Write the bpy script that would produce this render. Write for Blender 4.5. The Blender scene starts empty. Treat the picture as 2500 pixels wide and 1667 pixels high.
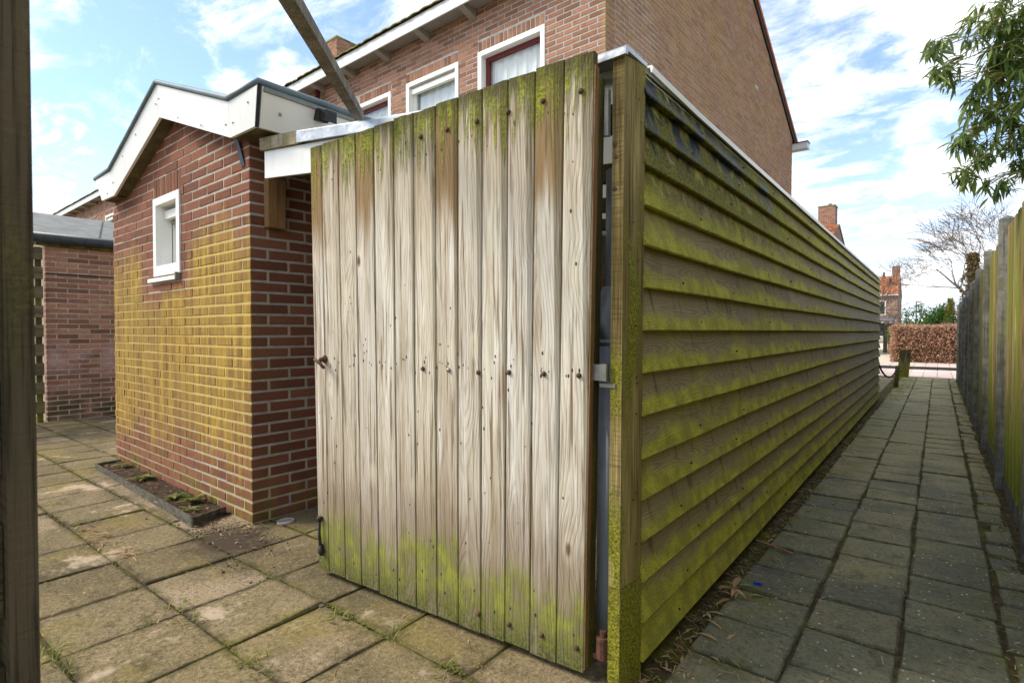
import bpy, math, random
from mathutils import Vector, Matrix, Euler, noise as mnoise

R = math.radians
random.seed(7)
scene = bpy.context.scene
COL = scene.collection

# ------------------------------------------------------------------ camera
CAM_H = 1.15
cam_d = bpy.data.cameras.new('camera')
cam = bpy.data.objects.new('camera', cam_d)
COL.objects.link(cam)
cam.location = (0, 0, CAM_H)
cam.rotation_euler = (R(90 - 1.07), 0, R(37.82))
cam_d.sensor_width = 36
cam_d.lens = 19.30
cam_d.clip_start = 0.05
cam_d.clip_end = 2000
cam_d.dof.use_dof = True
cam_d.dof.focus_distance = 3.0
cam_d.dof.aperture_fstop = 8.0
scene.camera = cam

# ------------------------------------------------------------------ light
SUN_EL, SUN_AZ = 42.0, 234.0          # azimuth of the sun, clockwise from +Y (hazy sun on the left, a little behind)
world = bpy.data.worlds.new('World')
scene.world = world
world.use_nodes = True
sun_d = bpy.data.lights.new('sun', 'SUN')
sun = bpy.data.objects.new('sun', sun_d)
COL.objects.link(sun)
sun_d.energy = 1.5
sun_d.angle = R(20)
sun_d.color = (1.0, 0.92, 0.78)
_az, _el = R(SUN_AZ), R(SUN_EL)
sun_dir = Vector((math.sin(_az) * math.cos(_el), math.cos(_az) * math.cos(_el), math.sin(_el)))
sun.rotation_euler = sun_dir.to_track_quat('Z', 'Y').to_euler()
scene.view_settings.view_transform = 'Standard'
scene.view_settings.look = 'None'
scene.view_settings.gamma = 1
scene.view_settings.use_curve_mapping = False
scene.view_settings.exposure = 1.62
scene.render.engine = 'CYCLES'
SKY_STRENGTH = 0.10


def lin(r, g, b):
    f = lambda v: (v / 255 / 12.92) if v / 255 <= 0.04045 else ((v / 255 + 0.055) / 1.055) ** 2.4
    return (f(r), f(g), f(b), 1.0)


# ------------------------------------------------------------------ node helper
class NT:
    def __init__(self, tree):
        self.t = tree
        tree.nodes.clear()

    def node(self, typ, **props):
        n = self.t.nodes.new(typ)
        for k, v in props.items():
            setattr(n, k, v)
        return n

    def put(self, sock, v):
        if v is None:
            return
        if isinstance(v, bpy.types.NodeSocket):
            self.t.links.new(v, sock)
        else:
            if sock.type == 'RGBA' and not hasattr(v, '__len__'):
                v = (v, v, v, 1)
            if sock.type == 'RGBA' and len(v) == 3:
                v = (*v, 1)
            sock.default_value = v

    def math(self, op, a, b=None, c=None, clamp=False):
        n = self.node('ShaderNodeMath', operation=op, use_clamp=clamp)
        self.put(n.inputs[0], a); self.put(n.inputs[1], b)
        if c is not None:
            self.put(n.inputs[2], c)
        return n.outputs[0]

    def add(self, a, b): return self.math('ADD', a, b)
    def sub(self, a, b): return self.math('SUBTRACT', a, b)
    def mul(self, a, b): return self.math('MULTIPLY', a, b)

    def vmath(self, op, a, b=None):
        n = self.node('ShaderNodeVectorMath', operation=op)
        self.put(n.inputs[0], a)
        if b is not None:
            self.put(n.inputs[1], b)
        return n.outputs[0]

    def xyz(self, v):
        n = self.node('ShaderNodeSeparateXYZ'); self.put(n.inputs[0], v)
        return n.outputs[0], n.outputs[1], n.outputs[2]

    def comb(self, x, y, z):
        n = self.node('ShaderNodeCombineXYZ')
        self.put(n.inputs[0], x); self.put(n.inputs[1], y); self.put(n.inputs[2], z)
        return n.outputs[0]

    def noise(self, vec, scale=1.0, detail=3.0, rough=0.55, dist=0.0):
        n = self.node('ShaderNodeTexNoise')
        self.put(n.inputs['Vector'], vec); n.inputs['Scale'].default_value = scale
        n.inputs['Detail'].default_value = detail; n.inputs['Roughness'].default_value = rough
        n.inputs['Distortion'].default_value = dist
        return n.outputs['Fac']

    def voro(self, vec, scale=1.0, feature='F1', rnd=1.0):
        n = self.node('ShaderNodeTexVoronoi', feature=feature)
        self.put(n.inputs['Vector'], vec); n.inputs['Scale'].default_value = scale
        n.inputs['Randomness'].default_value = rnd
        return n.outputs['Distance'], n.outputs['Color'] if feature == 'F1' else None

    def smooth(self, v, a, b):
        """0 at a, 1 at b (either order)."""
        n = self.node('ShaderNodeMapRange', interpolation_type='SMOOTHSTEP')
        self.put(n.inputs['Value'], v)
        n.inputs['From Min'].default_value = min(a, b); n.inputs['From Max'].default_value = max(a, b)
        n.inputs['To Min'].default_value = 0.0 if a < b else 1.0
        n.inputs['To Max'].default_value = 1.0 if a < b else 0.0
        return n.outputs[0]

    def mix(self, fac, a, b, blend='MIX'):
        n = self.node('ShaderNodeMix', data_type='RGBA', blend_type=blend)
        self.put(n.inputs['Factor'], fac); self.put(n.inputs['A'], a); self.put(n.inputs['B'], b)
        # colour sockets share names with float ones: set by index
        return n.outputs['Result']

    def ramp(self, fac, stops):
        n = self.node('ShaderNodeValToRGB')
        self.put(n.inputs[0], fac)
        el = n.color_ramp.elements
        while len(el) > 1:
            el.remove(el[-1])
        el[0].position = stops[0][0]; el[0].color = stops[0][1]
        for p, c in stops[1:]:
            e = el.new(p); e.color = c
        return n.outputs[0]


def _mix(self, fac, a, b, blend='MIX'):
    n = self.node('ShaderNodeMix', data_type='RGBA', blend_type=blend)
    ins = [s for s in n.inputs if s.enabled]
    self.put(ins[0], fac); self.put(ins[1], a); self.put(ins[2], b)
    return [s for s in n.outputs if s.enabled][0]


NT.mix = _mix


class Mat(NT):
    def __init__(self, name):
        self.m = bpy.data.materials.new(name)
        self.m.use_nodes = True
        super().__init__(self.m.node_tree)
        tc = self.node('ShaderNodeTexCoord')
        self.obj = tc.outputs['Object']
        self.pos = self.node('ShaderNodeNewGeometry').outputs['Position']
        self.rnd = self.node('ShaderNodeObjectInfo').outputs['Random']

    def attr(self, name='rnd'):
        return self.node('ShaderNodeAttribute', attribute_name=name).outputs['Fac']

    def shifted(self, vec, amt=40.0, r=None):
        r = self.rnd if r is None else r
        return self.vmath('ADD', vec, self.comb(self.mul(r, amt), self.mul(r, amt * 0.37), self.mul(r, amt * 1.7)))

    def finish(self, color, rough=0.8, bump=None, bump_d=0.004, metal=0.0, spec=0.3, normal_strength=1.0, trans=None, trans_mix=0.35):
        b = self.node('ShaderNodeBsdfPrincipled')
        self.put(b.inputs['Base Color'], color); self.put(b.inputs['Roughness'], rough)
        self.put(b.inputs['Metallic'], metal); self.put(b.inputs['Specular IOR Level'], spec)
        if bump is not None:
            bn = self.node('ShaderNodeBump')
            bn.inputs['Strength'].default_value = normal_strength
            bn.inputs['Distance'].default_value = bump_d
            self.put(bn.inputs['Height'], bump)
            self.t.links.new(bn.outputs[0], b.inputs['Normal'])
        o = self.node('ShaderNodeOutputMaterial')
        if trans is not None:
            tr = self.node('ShaderNodeBsdfTranslucent'); self.put(tr.inputs['Color'], trans)
            mx = self.node('ShaderNodeMixShader'); mx.inputs[0].default_value = trans_mix
            self.t.links.new(b.outputs[0], mx.inputs[1]); self.t.links.new(tr.outputs[0], mx.inputs[2])
            self.t.links.new(mx.outputs[0], o.inputs[0])
        else:
            self.t.links.new(b.outputs[0], o.inputs[0])
        return self.m


# ------------------------------------------------------------------ sky with broken cloud
w = NT(world.node_tree)
sky = w.node('ShaderNodeTexSky', sky_type='NISHITA')
sky.sun_disc = False
sky.sun_elevation = R(SUN_EL)
sky.sun_rotation = R(SUN_AZ)
sky.air_density = 1.0
sky.dust_density = 0.3
sky.ozone_density = 1.0
gen = w.node('ShaderNodeTexCoord').outputs['Generated']
gx, gy, gz = w.xyz(gen)
hz = w.math('MAXIMUM', gz, 0.0)
den = w.add(hz, 0.16)
plan = w.comb(w.math('DIVIDE', gx, den), w.math('DIVIDE', gy, den), 0.0)      # flat cloud deck seen from below
wisp = w.noise(w.vmath('MULTIPLY', plan, (1.0, 1.5, 1.0)), 3.4, 9, 0.66, 0.45)
wisp_big = w.noise(w.vmath('ADD', plan, (10.9, 3.4, 0)), 0.8, 3, 0.5, 0.1)
puff = w.noise(w.vmath('ADD', w.vmath('MULTIPLY', gen, (2.6, 2.6, 4.6)), (3.4, 7.9, 0.9)), 1.25, 8, 0.58, 0.1)
c_w = w.smooth(w.add(wisp, w.mul(wisp_big, 0.75)), 0.76, 1.04)
c_p = w.smooth(w.add(puff, w.mul(w.smooth(gz, 0.55, 0.0), 0.07)), 0.55, 0.66)
low = w.smooth(gz, 0.34, 0.0)
cover = w.math('MAXIMUM', w.mul(c_w, 0.85), c_p)
cover = w.math('MAXIMUM', cover, w.mul(low, 0.25), None, True)
shade = w.noise(w.vmath('MULTIPLY', gen, (3.0, 3.0, 5.0)), 2.2, 5, 0.55)
cloud_col = w.mix(w.smooth(shade, 0.35, 0.7), (4.6, 4.7, 4.9, 1), (6.7, 6.6, 6.4, 1))
blue = w.mix(1.0, sky.outputs[0], (0.80, 0.86, 0.95, 1), 'MULTIPLY')
blue = w.mix(w.smooth(gz, 0.30, 0.0), blue, (2.35, 2.8, 3.5, 1))          # pale haze towards the horizon
blue = w.mix(0.14, blue, (2.7, 3.2, 3.8, 1))
skycol = w.mix(cover, blue, cloud_col)
bg = w.node('ShaderNodeBackground')
w.put(bg.inputs[0], skycol)
bg.inputs[1].default_value = SKY_STRENGTH
wo = w.node('ShaderNodeOutputWorld')
w.t.links.new(bg.outputs[0], wo.inputs[0])


# ------------------------------------------------------------------ geometry helpers
class MB:
    """Collects faces for one mesh object."""
    def __init__(self):
        self.v, self.f, self.r = [], [], []

    def face(self, pts, rnd=0.0):
        n = len(self.v)
        self.v += [tuple(p) for p in pts]
        self.f.append(tuple(range(n, n + len(pts)))); self.r.append(rnd)

    def hexa(self, p, rnd=0.0, skip=()):
        """p: bottom 4 ccw then top 4 ccw."""
        n = len(self.v)
        self.v += [tuple(q) for q in p]
        fs = [(3, 2, 1, 0), (4, 5, 6, 7), (0, 1, 5, 4), (1, 2, 6, 5), (2, 3, 7, 6), (3, 0, 4, 7)]
        for i, f in enumerate(fs):
            if i in skip:
                continue
            self.f.append(tuple(n + k for k in f)); self.r.append(rnd)
        return self

    def box(self, x0, x1, y0, y1, z0, z1, rnd=0.0):
        return self.hexa([(x0, y0, z0), (x1, y0, z0), (x1, y1, z0), (x0, y1, z0),
                          (x0, y0, z1), (x1, y0, z1), (x1, y1, z1), (x0, y1, z1)], rnd)

    def prism(self, poly, vec, rnd=0.0):
        """poly: 3-D polygon, extruded by vec."""
        vec = Vector(vec); a = [Vector(p) for p in poly]; b = [p + vec for p in a]
        n = len(a); s = len(self.v)
        self.v += [tuple(p) for p in a] + [tuple(p) for p in b]
        self.f.append(tuple(s + i for i in reversed(range(n)))); self.r.append(rnd)
        self.f.append(tuple(s + n + i for i in range(n))); self.r.append(rnd)
        for i in range(n):
            j = (i + 1) % n
            self.f.append((s + i, s + j, s + n + j, s + n + i)); self.r.append(rnd)
        return self

    def tube(self, pts, rad, seg=8, caps=True, rnd=0.0, flat=None):
        pts = [Vector(p) for p in pts]
        rad = rad if hasattr(rad, '__len__') else [rad] * len(pts)
        rings = []
        up = Vector((0, 0, 1))
        for i, p in enumerate(pts):
            d = (pts[min(i + 1, len(pts) - 1)] - pts[max(i - 1, 0)])
            if d.length < 1e-9:
                d = Vector((0, 0, 1))
            d.normalize()
            u = d.cross(up)
            if u.length < 1e-3:
                u = d.cross(Vector((1, 0, 0)))
            u.normalize(); vv = u.cross(d)
            s = len(self.v)
            for k in range(seg):
                a = 2 * math.pi * k / seg
                self.v.append(tuple(p + rad[i] * (math.cos(a) * u + math.sin(a) * vv)))
            rings.append(s)
        for i in range(len(rings) - 1):
            for k in range(seg):
                k2 = (k + 1) % seg
                self.f.append((rings[i] + k, rings[i] + k2, rings[i + 1] + k2, rings[i + 1] + k)); self.r.append(rnd)
        if caps:
            self.f.append(tuple(rings[0] + k for k in reversed(range(seg)))); self.r.append(rnd)
            self.f.append(tuple(rings[-1] + k for k in range(seg))); self.r.append(rnd)
        return self

    def lathe(self, prof, seg=12, O=(0, 0, 0), axis='z', rnd=0.0):
        """prof: (radius, height) pairs."""
        O = Vector(O); s = len(self.v)
        for (r, h) in prof:
            for k in range(seg):
                a = 2 * math.pi * k / seg
                c, d = r * math.cos(a), r * math.sin(a)
                p = Vector((c, d, h)) if axis == 'z' else (Vector((c, -h, d)) if axis == '-y' else Vector((h, c, d)))
                self.v.append(tuple(O + p))
        for i in range(len(prof) - 1):
            for k in range(seg):
                k2 = (k + 1) % seg
                self.f.append((s + i * seg + k, s + i * seg + k2, s + (i + 1) * seg + k2, s + (i + 1) * seg + k)); self.r.append(rnd)
        self.f.append(tuple(s + k for k in reversed(range(seg)))); self.r.append(rnd)
        self.f.append(tuple(s + (len(prof) - 1) * seg + k for k in range(seg))); self.r.append(rnd)
        return self

    def mesh(self, name):
        me = bpy.data.meshes.new(name)
        me.from_pydata(self.v, [], self.f)
        a = me.attributes.new('rnd', 'FLOAT', 'FACE')
        a.data.foreach_set('value', self.r)
        me.update()
        return me

    def build(self, name, mat, parent=None, smooth=False, **kw):
        return place(name, self.mesh(name), mat, parent, smooth=smooth, **kw)


def fix_normals(me):
    import bmesh
    bm = bmesh.new(); bm.from_mesh(me)
    bmesh.ops.recalc_face_normals(bm, faces=bm.faces)
    bm.to_mesh(me); bm.free()


def place(name, me, mat, parent=None, loc=(0, 0, 0), rot=(0, 0, 0), smooth=False, kind=None):
    if mat is not None and not me.materials:
        me.materials.append(mat)
        fix_normals(me)
        if smooth:
            me.polygons.foreach_set('use_smooth', [True] * len(me.polygons))
    o = bpy.data.objects.new(name, me)
    COL.objects.link(o)
    o.location = loc; o.rotation_euler = rot
    if parent is not None:
        o.parent = parent
    if kind:
        o['kind'] = kind
    return o


def tag(o, label, cat, group=None, kind=None):
    o['label'] = label; o['category'] = cat
    if group:
        o['group'] = group
    if kind:
        o['kind'] = kind
    return o


def struct(o):
    o['kind'] = 'structure'
    return o


def empty(name, loc=(0, 0, 0), rz=0.0):
    o = bpy.data.objects.new(name, None)
    COL.objects.link(o)
    o.empty_display_size = 0.1
    o.location = loc; o.rotation_euler = (0, 0, rz)
    return o


def chamfer_box(name, sx, sy, sz, b, jit=0.0):
    """centred box with chamfered edges (44 triangles)."""
    mb = MB()
    hx, hy, hz_ = sx / 2, sy / 2, sz / 2
    idx = {}
    vs = []
    for ix in (-1, 1):
        for iy in (-1, 1):
            for iz in (-1, 1):
                for ax in range(3):
                    p = [ix * (hx - b), iy * (hy - b), iz * (hz_ - b)]
                    p[ax] = (ix * hx, iy * hy, iz * hz_)[ax]
                    idx[(ix, iy, iz, ax)] = len(vs)
                    vs.append(tuple(c + random.uniform(-jit, jit) for c in p))
    fs = []
    for ax in range(3):
        for s in (-1, 1):
            o1, o2 = [a for a in range(3) if a != ax]
            q = []
            for (a, c) in ((-1, -1), (1, -1), (1, 1), (-1, 1)):
                k = [0, 0, 0]; k[ax] = s; k[o1] = a; k[o2] = c
                q.append(idx[(*k, ax)])
            fs.append(q)
    for a1 in range(3):
        for a2 in range(a1 + 1, 3):
            a3 = 3 - a1 - a2
            for s1 in (-1, 1):
                for s2 in (-1, 1):
                    q = []
                    for s3 in (-1, 1):
                        k = [0, 0, 0]; k[a1] = s1; k[a2] = s2; k[a3] = s3
                        pr = [idx[(*k, a1)], idx[(*k, a2)]]
                        q += pr if s3 == -1 else pr[::-1]
                    fs.append(q)
    for ix in (-1, 1):
        for iy in (-1, 1):
            for iz in (-1, 1):
                fs.append([idx[(ix, iy, iz, a)] for a in range(3)])
    me = bpy.data.meshes.new(name)
    me.from_pydata(vs, [], fs)
    a = me.attributes.new('rnd', 'FLOAT', 'FACE')
    me.update()
    return me


def wnoise(x, y=0.0, z=0.0):
    return mnoise.noise(Vector((x, y, z)))


# ------------------------------------------------------------------ materials
def simple(name, col, rough=0.7, var=0.12, scale=8.0, bump=0.0, metal=0.0, spec=0.3, trans=None):
    m = Mat(name)
    n = m.noise(m.pos, scale, 5, 0.6)
    c = m.mix(m.smooth(n, 0.3, 0.7), tuple(v * (1 - var) for v in col[:3]), tuple(v * (1 + var) for v in col[:3]))
    return m.finish(c, rough, m.noise(m.pos, scale * 6, 3) if bump else None, bump or 0.001, metal, spec, trans=trans)


def brick_mat(name, dark, mid, light, lichen=None, single=True, speck=0.25, streak=0.5):
    """lichen: function(m) -> (mask, colour) laid over the brick."""
    m = Mat(name)
    r = m.rnd if single else m.attr()
    p = m.shifted(m.pos, 3.0, r)
    col = m.ramp(r, [(0.0, dark), (0.45, mid), (0.8, light), (1.0, mid)])
    blot = m.noise(p, 9, 5, 0.62)
    col = m.mix(m.mul(m.smooth(blot, 0.45, 0.75), 0.55), col, dark)
    fine = m.noise(m.pos, 170, 3, 0.7)
    col = m.mix(m.mul(m.smooth(fine, 0.45, 0.75), speck), col, tuple(min(1, c * 2.2) for c in light[:3]))
    col = m.mix(m.mul(m.smooth(fine, 0.5, 0.28), 0.45), col, tuple(c * 0.35 for c in dark[:3]))
    if lichen:
        mask, lc = lichen(m)
        col = m.mix(mask, col, lc)
    h = m.add(m.mul(m.noise(p, 30, 4, 0.6), 0.7), m.mul(fine, 0.5))
    return m.finish(col, 0.92, h, 0.004, spec=0.2)


def shed_lichen(kb):
    def f(m):
        x, y, z = m.xyz(m.pos)
        along = m.sub(m.mul(x, -1.0), m.mul(m.smooth(y, 1.66, 1.72), 0.0))
        # vertical runs: high frequency across the wall, slow up the wall
        st = m.noise(m.comb(m.mul(x, 22.0), m.mul(y, 22.0), m.mul(z, 1.6)), 1.0, 4, 0.6)
        blob = m.noise(m.comb(m.mul(x, 2.2), y, m.mul(z, 1.7)), 1.0, 4, 0.6)
        env = m.mul(m.smooth(z, -0.25, 0.75), m.smooth(z, 2.15, 1.5))
        win = m.sub(1.0, m.mul(m.mul(m.smooth(x, -5.25, -4.85), m.smooth(x, -3.95, -4.25)), m.smooth(z, 1.25, 1.6)))
        env = m.mul(env, win)
        front = m.smooth(m.xyz(m.node('ShaderNodeNewGeometry').outputs['Normal'])[1], -0.3, -0.7)
        fx = m.smooth(x, -3.22, -3.30)
        base = m.sub(m.add(env, m.add(m.mul(st, 0.75), m.mul(blob, 1.1))), 1.10)
        patch = m.noise(m.pos, 16, 5, 0.7)
        mask = m.mul(m.smooth(m.add(base, m.mul(m.sub(patch, 0.5), 0.75)), 0.08, 0.85), kb)
        mask = m.mul(mask, m.add(m.mul(m.mul(front, 1.0), 1.0), 0.0))
        # faint green film on the side face close to the corner
        side = m.mul(m.mul(m.sub(1.0, front), m.smooth(y, 1.90, 1.60)), m.mul(m.smooth(z, 1.9, 1.0), m.smooth(blob, 0.42, 0.7)))
        foot = m.mul(m.smooth(z, 0.30, 0.02), m.smooth(m.noise(m.pos, 7, 4), 0.40, 0.62))
        mask = m.math('MAXIMUM', mask, m.mul(side, 0.35))
        lc = m.mix(m.smooth(st, 0.36, 0.66), lin(126, 98, 52), lin(178, 146, 62))
        lc = m.mix(m.smooth(blob, 0.42, 0.62), m.mix(0.45, lc, lin(150, 128, 60)), lc)
        lc = m.mix(m.mul(side, 0.9), lc, lin(60, 66, 24))
        mask = m.math('MAXIMUM', mask, m.mul(foot, 0.75))
        lc = m.mix(foot, lc, lin(88, 88, 42))
        return mask, lc
    return f


M = {}
M['brick'] = brick_mat('shed_brick', lin(104, 66, 48), lin(122, 76, 56), lin(134, 88, 66), shed_lichen(0.86))
M['brick_rest'] = brick_mat('shed_brick_mass', lin(104, 66, 48), lin(122, 76, 56), lin(134, 88, 66), shed_lichen(0.86), single=False)


def mortar_mat(name, base, lichen=None, dirt=0.35):
    m = Mat(name)
    n = m.noise(m.pos, 14, 5, 0.65)
    col = m.mix(m.smooth(n, 0.35, 0.7), tuple(c * (1 - dirt) for c in base[:3]), base)
    if lichen:
        mask, lc = lichen(m)
        col = m.mix(m.math('MULTIPLY', mask, 1.15, None, True), col, m.mix(0.6, lc, lin(214, 190, 106)))
    return m.finish(col, 0.95, m.noise(m.pos, 120, 4, 0.7), 0.004, spec=0.15)


M['mortar'] = mortar_mat('shed_mortar', lin(186, 176, 162), shed_lichen(0.8), 0.28)


def house_lichen(m):
    x, y, z = m.xyz(m.pos)
    side = m.smooth(x, -2.9, -2.84)
    n = m.noise(m.comb(m.mul(x, 3.0), m.mul(y, 1.1), m.mul(z, 0.55)), 1.0, 5, 0.65)
    mask = m.mul(side, m.add(0.30, m.mul(m.smooth(n, 0.40, 0.66), 0.34)))
    run_ = m.noise(m.comb(m.mul(x, 3.0), m.mul(y, 5.0), m.mul(z, 0.35)), 1.0, 5, 0.65)
    mask = m.math('MAXIMUM', mask, m.mul(m.mul(side, 0.55), m.smooth(run_, 0.52, 0.64)))
    f = m.noise(m.pos, 2.0, 3)
    return mask, m.mix(m.smooth(f, 0.4, 0.65), lin(170, 138, 84), lin(160, 126, 92))


HB = (lin(120, 86, 68), lin(154, 110, 86), lin(172, 128, 102))
M['house_brick'] = brick_mat('house_brick', *HB, house_lichen, speck=0.18)
M['house_brick_rest'] = brick_mat('house_brick_mass', *HB, house_lichen, single=False, speck=0.18)
M['house_mortar'] = mortar_mat('house_mortar', lin(184, 181, 174), None, 0.25)


def old_lichen(m):
    x, y, z = m.xyz(m.pos)
    n = m.noise(m.pos, 3.0, 5, 0.65)
    low = m.mul(m.smooth(z, 0.55, 0.12), m.smooth(n, 0.3, 0.6))
    white = m.mul(m.mul(m.smooth(z, 0.45, 0.75), m.smooth(z, 1.15, 0.8)), m.smooth(n, 0.38, 0.62))
    mask = m.math('MAXIMUM', m.mul(low, 0.85), m.mul(white, 0.5))
    return mask, m.mix(m.smooth(low, 0.1, 0.4), lin(188, 160, 158), lin(58, 62, 34))


OB = (lin(106, 74, 58), lin(148, 104, 82), lin(170, 126, 100))
M['old_brick'] = brick_mat('old_brick', *OB, old_lichen, speck=0.2)
M['old_brick_rest'] = brick_mat('old_brick_mass', *OB, old_lichen, single=False, speck=0.2)
M['old_mortar'] = mortar_mat('old_mortar', lin(184, 170, 154), None, 0.35)


# --- weathered gate boards: local x across, z up
def gate_wood():
    m = Mat('weathered_gate_board')
    r = m.rnd
    x, y, z = m.xyz(m.obj)
    ps = m.shifted(m.obj, 60)
    px, py, pz = m.xyz(ps)
    wob = m.noise(m.comb(m.mul(r, 91.0), 0.0, m.mul(pz, 1.3)), 1.0, 2, 0.5)
    wob2 = m.noise(m.comb(m.mul(r, 47.0), 3.0, m.mul(pz, 0.9)), 1.0, 1, 0.5)
    fine = m.noise(m.comb(m.mul(px, 210.0), 0.0, m.mul(pz, 5.0)), 1.0, 3, 0.6)
    # growth rings cut by the board face -> cathedral figure
    kd, kc = m.voro(m.comb(m.mul(px, 7.0), 0.0, m.mul(pz, 3.0)), 1.0)
    kr, kg, kb = m.xyz(kc)
    sel = m.smooth(kr, 0.36, 0.40)
    bulge = m.mul(m.mul(m.smooth(kd, 0.55, 0.02), sel), 0.028)
    xx = m.add(m.sub(x, m.mul(m.sub(wob, 0.5), 0.10)), bulge)
    depth = m.add(0.006, m.mul(m.math('ABSOLUTE', m.sub(wob2, 0.5)), 0.22))
    rr = m.math('SQRT', m.add(m.mul(xx, xx), m.mul(depth, depth)))
    ring = m.math('SINE', m.add(m.mul(rr, 2 * math.pi / 0.0105), m.mul(fine, 2.2)))
    ring = m.smooth(ring, -0.1, 1.0)
    figure = m.smooth(m.noise(m.comb(m.mul(r, 13.0), 0.0, m.mul(pz, 1.1)), 1.0, 1), 0.44, 0.74)
    tint = m.ramp(m.math('FRACT', m.mul(r, 7.31)), [(0.0, lin(218, 211, 194)), (0.3, lin(206, 195, 172)), (0.6, lin(212, 206, 193)), (1.0, lin(196, 180, 152))])
    broad = m.noise(m.comb(m.mul(px, 14.0), 0.0, m.mul(pz, 1.1)), 1.0, 4, 0.6)
    col = m.mix(m.mul(m.smooth(broad, 0.46, 0.72), 0.6), tint, lin(146, 122, 90))
    col = m.mix(m.mul(m.smooth(z, 1.0, 0.45), 0.32), col, lin(162, 142, 118))
    col = m.mix(m.mul(ring, m.add(0.05, m.mul(figure, 0.26))), col, lin(104, 82, 56))
    col = m.mix(m.mul(m.smooth(fine, 0.50, 0.72), 0.5), col, lin(116, 98, 72))
    tone = m.noise(m.comb(m.mul(px, 30.0), 21.0, m.mul(pz, 1.4)), 1.0, 5, 0.65)
    col = m.mix(m.mul(m.smooth(tone, 0.50, 0.70), 0.55), col, lin(150, 134, 96))
    col = m.mix(m.mul(m.smooth(tone, 0.47, 0.30), 0.65), col, lin(236, 233, 224))
    # long dark weather runs
    runs = m.noise(m.comb(m.mul(px, 55.0), 8.0, m.mul(pz, 1.7)), 1.0, 4, 0.62)
    col = m.mix(m.mul(m.smooth(runs, 0.53, 0.64), 0.8), col, lin(108, 84, 52))
    thinrun = m.noise(m.comb(m.mul(px, 110.0), 17.0, m.mul(pz, 2.4)), 1.0, 3, 0.6)
    col = m.mix(m.mul(m.smooth(thinrun, 0.62, 0.70), 0.7), col, lin(74, 56, 36))
    # knots
    knot = m.mul(m.smooth(kd, 0.10, 0.035), sel)
    kring = m.mul(m.mul(m.smooth(kd, 0.24, 0.12), sel), 0.6)
    col = m.mix(kring, col, lin(216, 204, 180))
    col = m.mix(m.mul(knot, 0.9), col, lin(82, 58, 38))
    # nail-row stain around z = 1.0 and dark runs
    run = m.noise(m.comb(m.mul(px, 38.0), 0.0, m.mul(pz, 0.7)), 1.0, 3, 0.6)
    stain = m.mul(m.smooth(run, 0.60, 0.72), m.mul(m.smooth(z, 0.30, 0.9), m.smooth(z, 1.25, 0.95)))
    col = m.mix(m.mul(stain, 0.6), col, lin(92, 66, 38))
    # damp brown heads of some boards, then moss running down from the tops
    sel2 = m.smooth(m.math('FRACT', m.mul(r, 3.77)), 0.60, 0.72)
    wet = m.mul(m.smooth(m.add(z, m.mul(broad, 0.5)), 1.70, 1.95), m.add(0.25, m.mul(sel2, 0.65)))
    col = m.mix(wet, col, lin(134, 104, 62))
    drip = m.noise(m.comb(m.mul(px, 46.0), 0.0, m.mul(pz, 2.2)), 1.0, 4, 0.65)
    amt = m.add(m.mul(drip, 1.15), m.mul(m.sub(z, 1.78), 1.15))
    mpatch = m.noise(m.comb(m.mul(px, 17.0), 4.0, m.mul(pz, 3.2)), 1.0, 4, 0.65)
    moss_t = m.mul(m.smooth(amt, 0.58, 0.76), m.smooth(mpatch, 0.36, 0.52))
    dark_t = m.smooth(m.add(m.mul(m.noise(m.comb(m.mul(px, 40.0), 9.0, m.mul(pz, 9.0)), 1.0, 4, 0.7), 0.20), z), 2.035, 2.12)
    grim = m.mul(m.smooth(m.add(m.noise(m.comb(m.mul(px, 60.0), 5.0, m.mul(pz, 3.0)), 1.0, 3), m.mul(m.sub(z, 1.78), 0.95)), 0.54, 0.70), 0.7)
    col = m.mix(grim, col, lin(92, 84, 52))
    mf = m.noise(ps, 90, 4, 0.7)
    mcol = m.mix(m.smooth(mf, 0.35, 0.7), lin(100, 104, 30), lin(164, 168, 52))
    col = m.mix(m.mul(moss_t, 0.9), col, mcol)
    col = m.mix(m.mul(dark_t, 0.75), col, lin(74, 68, 42))
    # rust runs under the bolt rows
    rusty = m.noise(m.comb(m.mul(px, 70.0), 11.0, m.mul(pz, 1.5)), 1.0, 3, 0.6)
    band = m.math('MAXIMUM', m.mul(m.smooth(z, 0.82, 0.96), m.smooth(z, 1.06, 1.0)), m.mul(m.smooth(z, 1.70, 1.86), m.smooth(z, 1.95, 1.90)))
    col = m.mix(m.mul(m.mul(m.smooth(rusty, 0.56, 0.68), band), 0.75), col, lin(120, 74, 40))
    # green algae at the foot: one ragged film that runs on across the boards, darkest at the wet end grain
    X, Y, Z = m.xyz(m.pos)
    edge = m.add(0.37, m.mul(m.sub(m.noise(m.comb(m.mul(X, 3.1), 0.0, 0.0), 1.0, 2), 0.5), 0.30))
    edge = m.add(edge, m.mul(m.sub(m.math('FRACT', m.mul(r, 5.13)), 0.5), 0.13))
    ragged = m.add(m.mul(m.sub(m.noise(m.comb(m.mul(X, 22.0), 2.0, m.mul(Z, 3.5)), 1.0, 5, 0.68), 0.5), 0.34), m.mul(m.sub(drip, 0.5), 0.10))
    hgt = m.sub(m.add(edge, ragged), z)
    algae = m.smooth(hgt, -0.015, 0.12)
    thin = m.noise(m.comb(m.mul(X, 15.0), 1.0, m.mul(Z, 8.0)), 1.0, 5, 0.7)
    acol = m.mix(m.smooth(thin, 0.36, 0.66), lin(106, 104, 56), lin(142, 144, 58))
    acol = m.mix(m.smooth(m.add(z, m.mul(thin, 0.16)), 0.28, 0.10), acol, m.mix(m.smooth(mf, 0.4, 0.6), lin(62, 60, 34), lin(98, 104, 38)))
    wetw = m.smooth(hgt, -0.30, 0.02)
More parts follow.
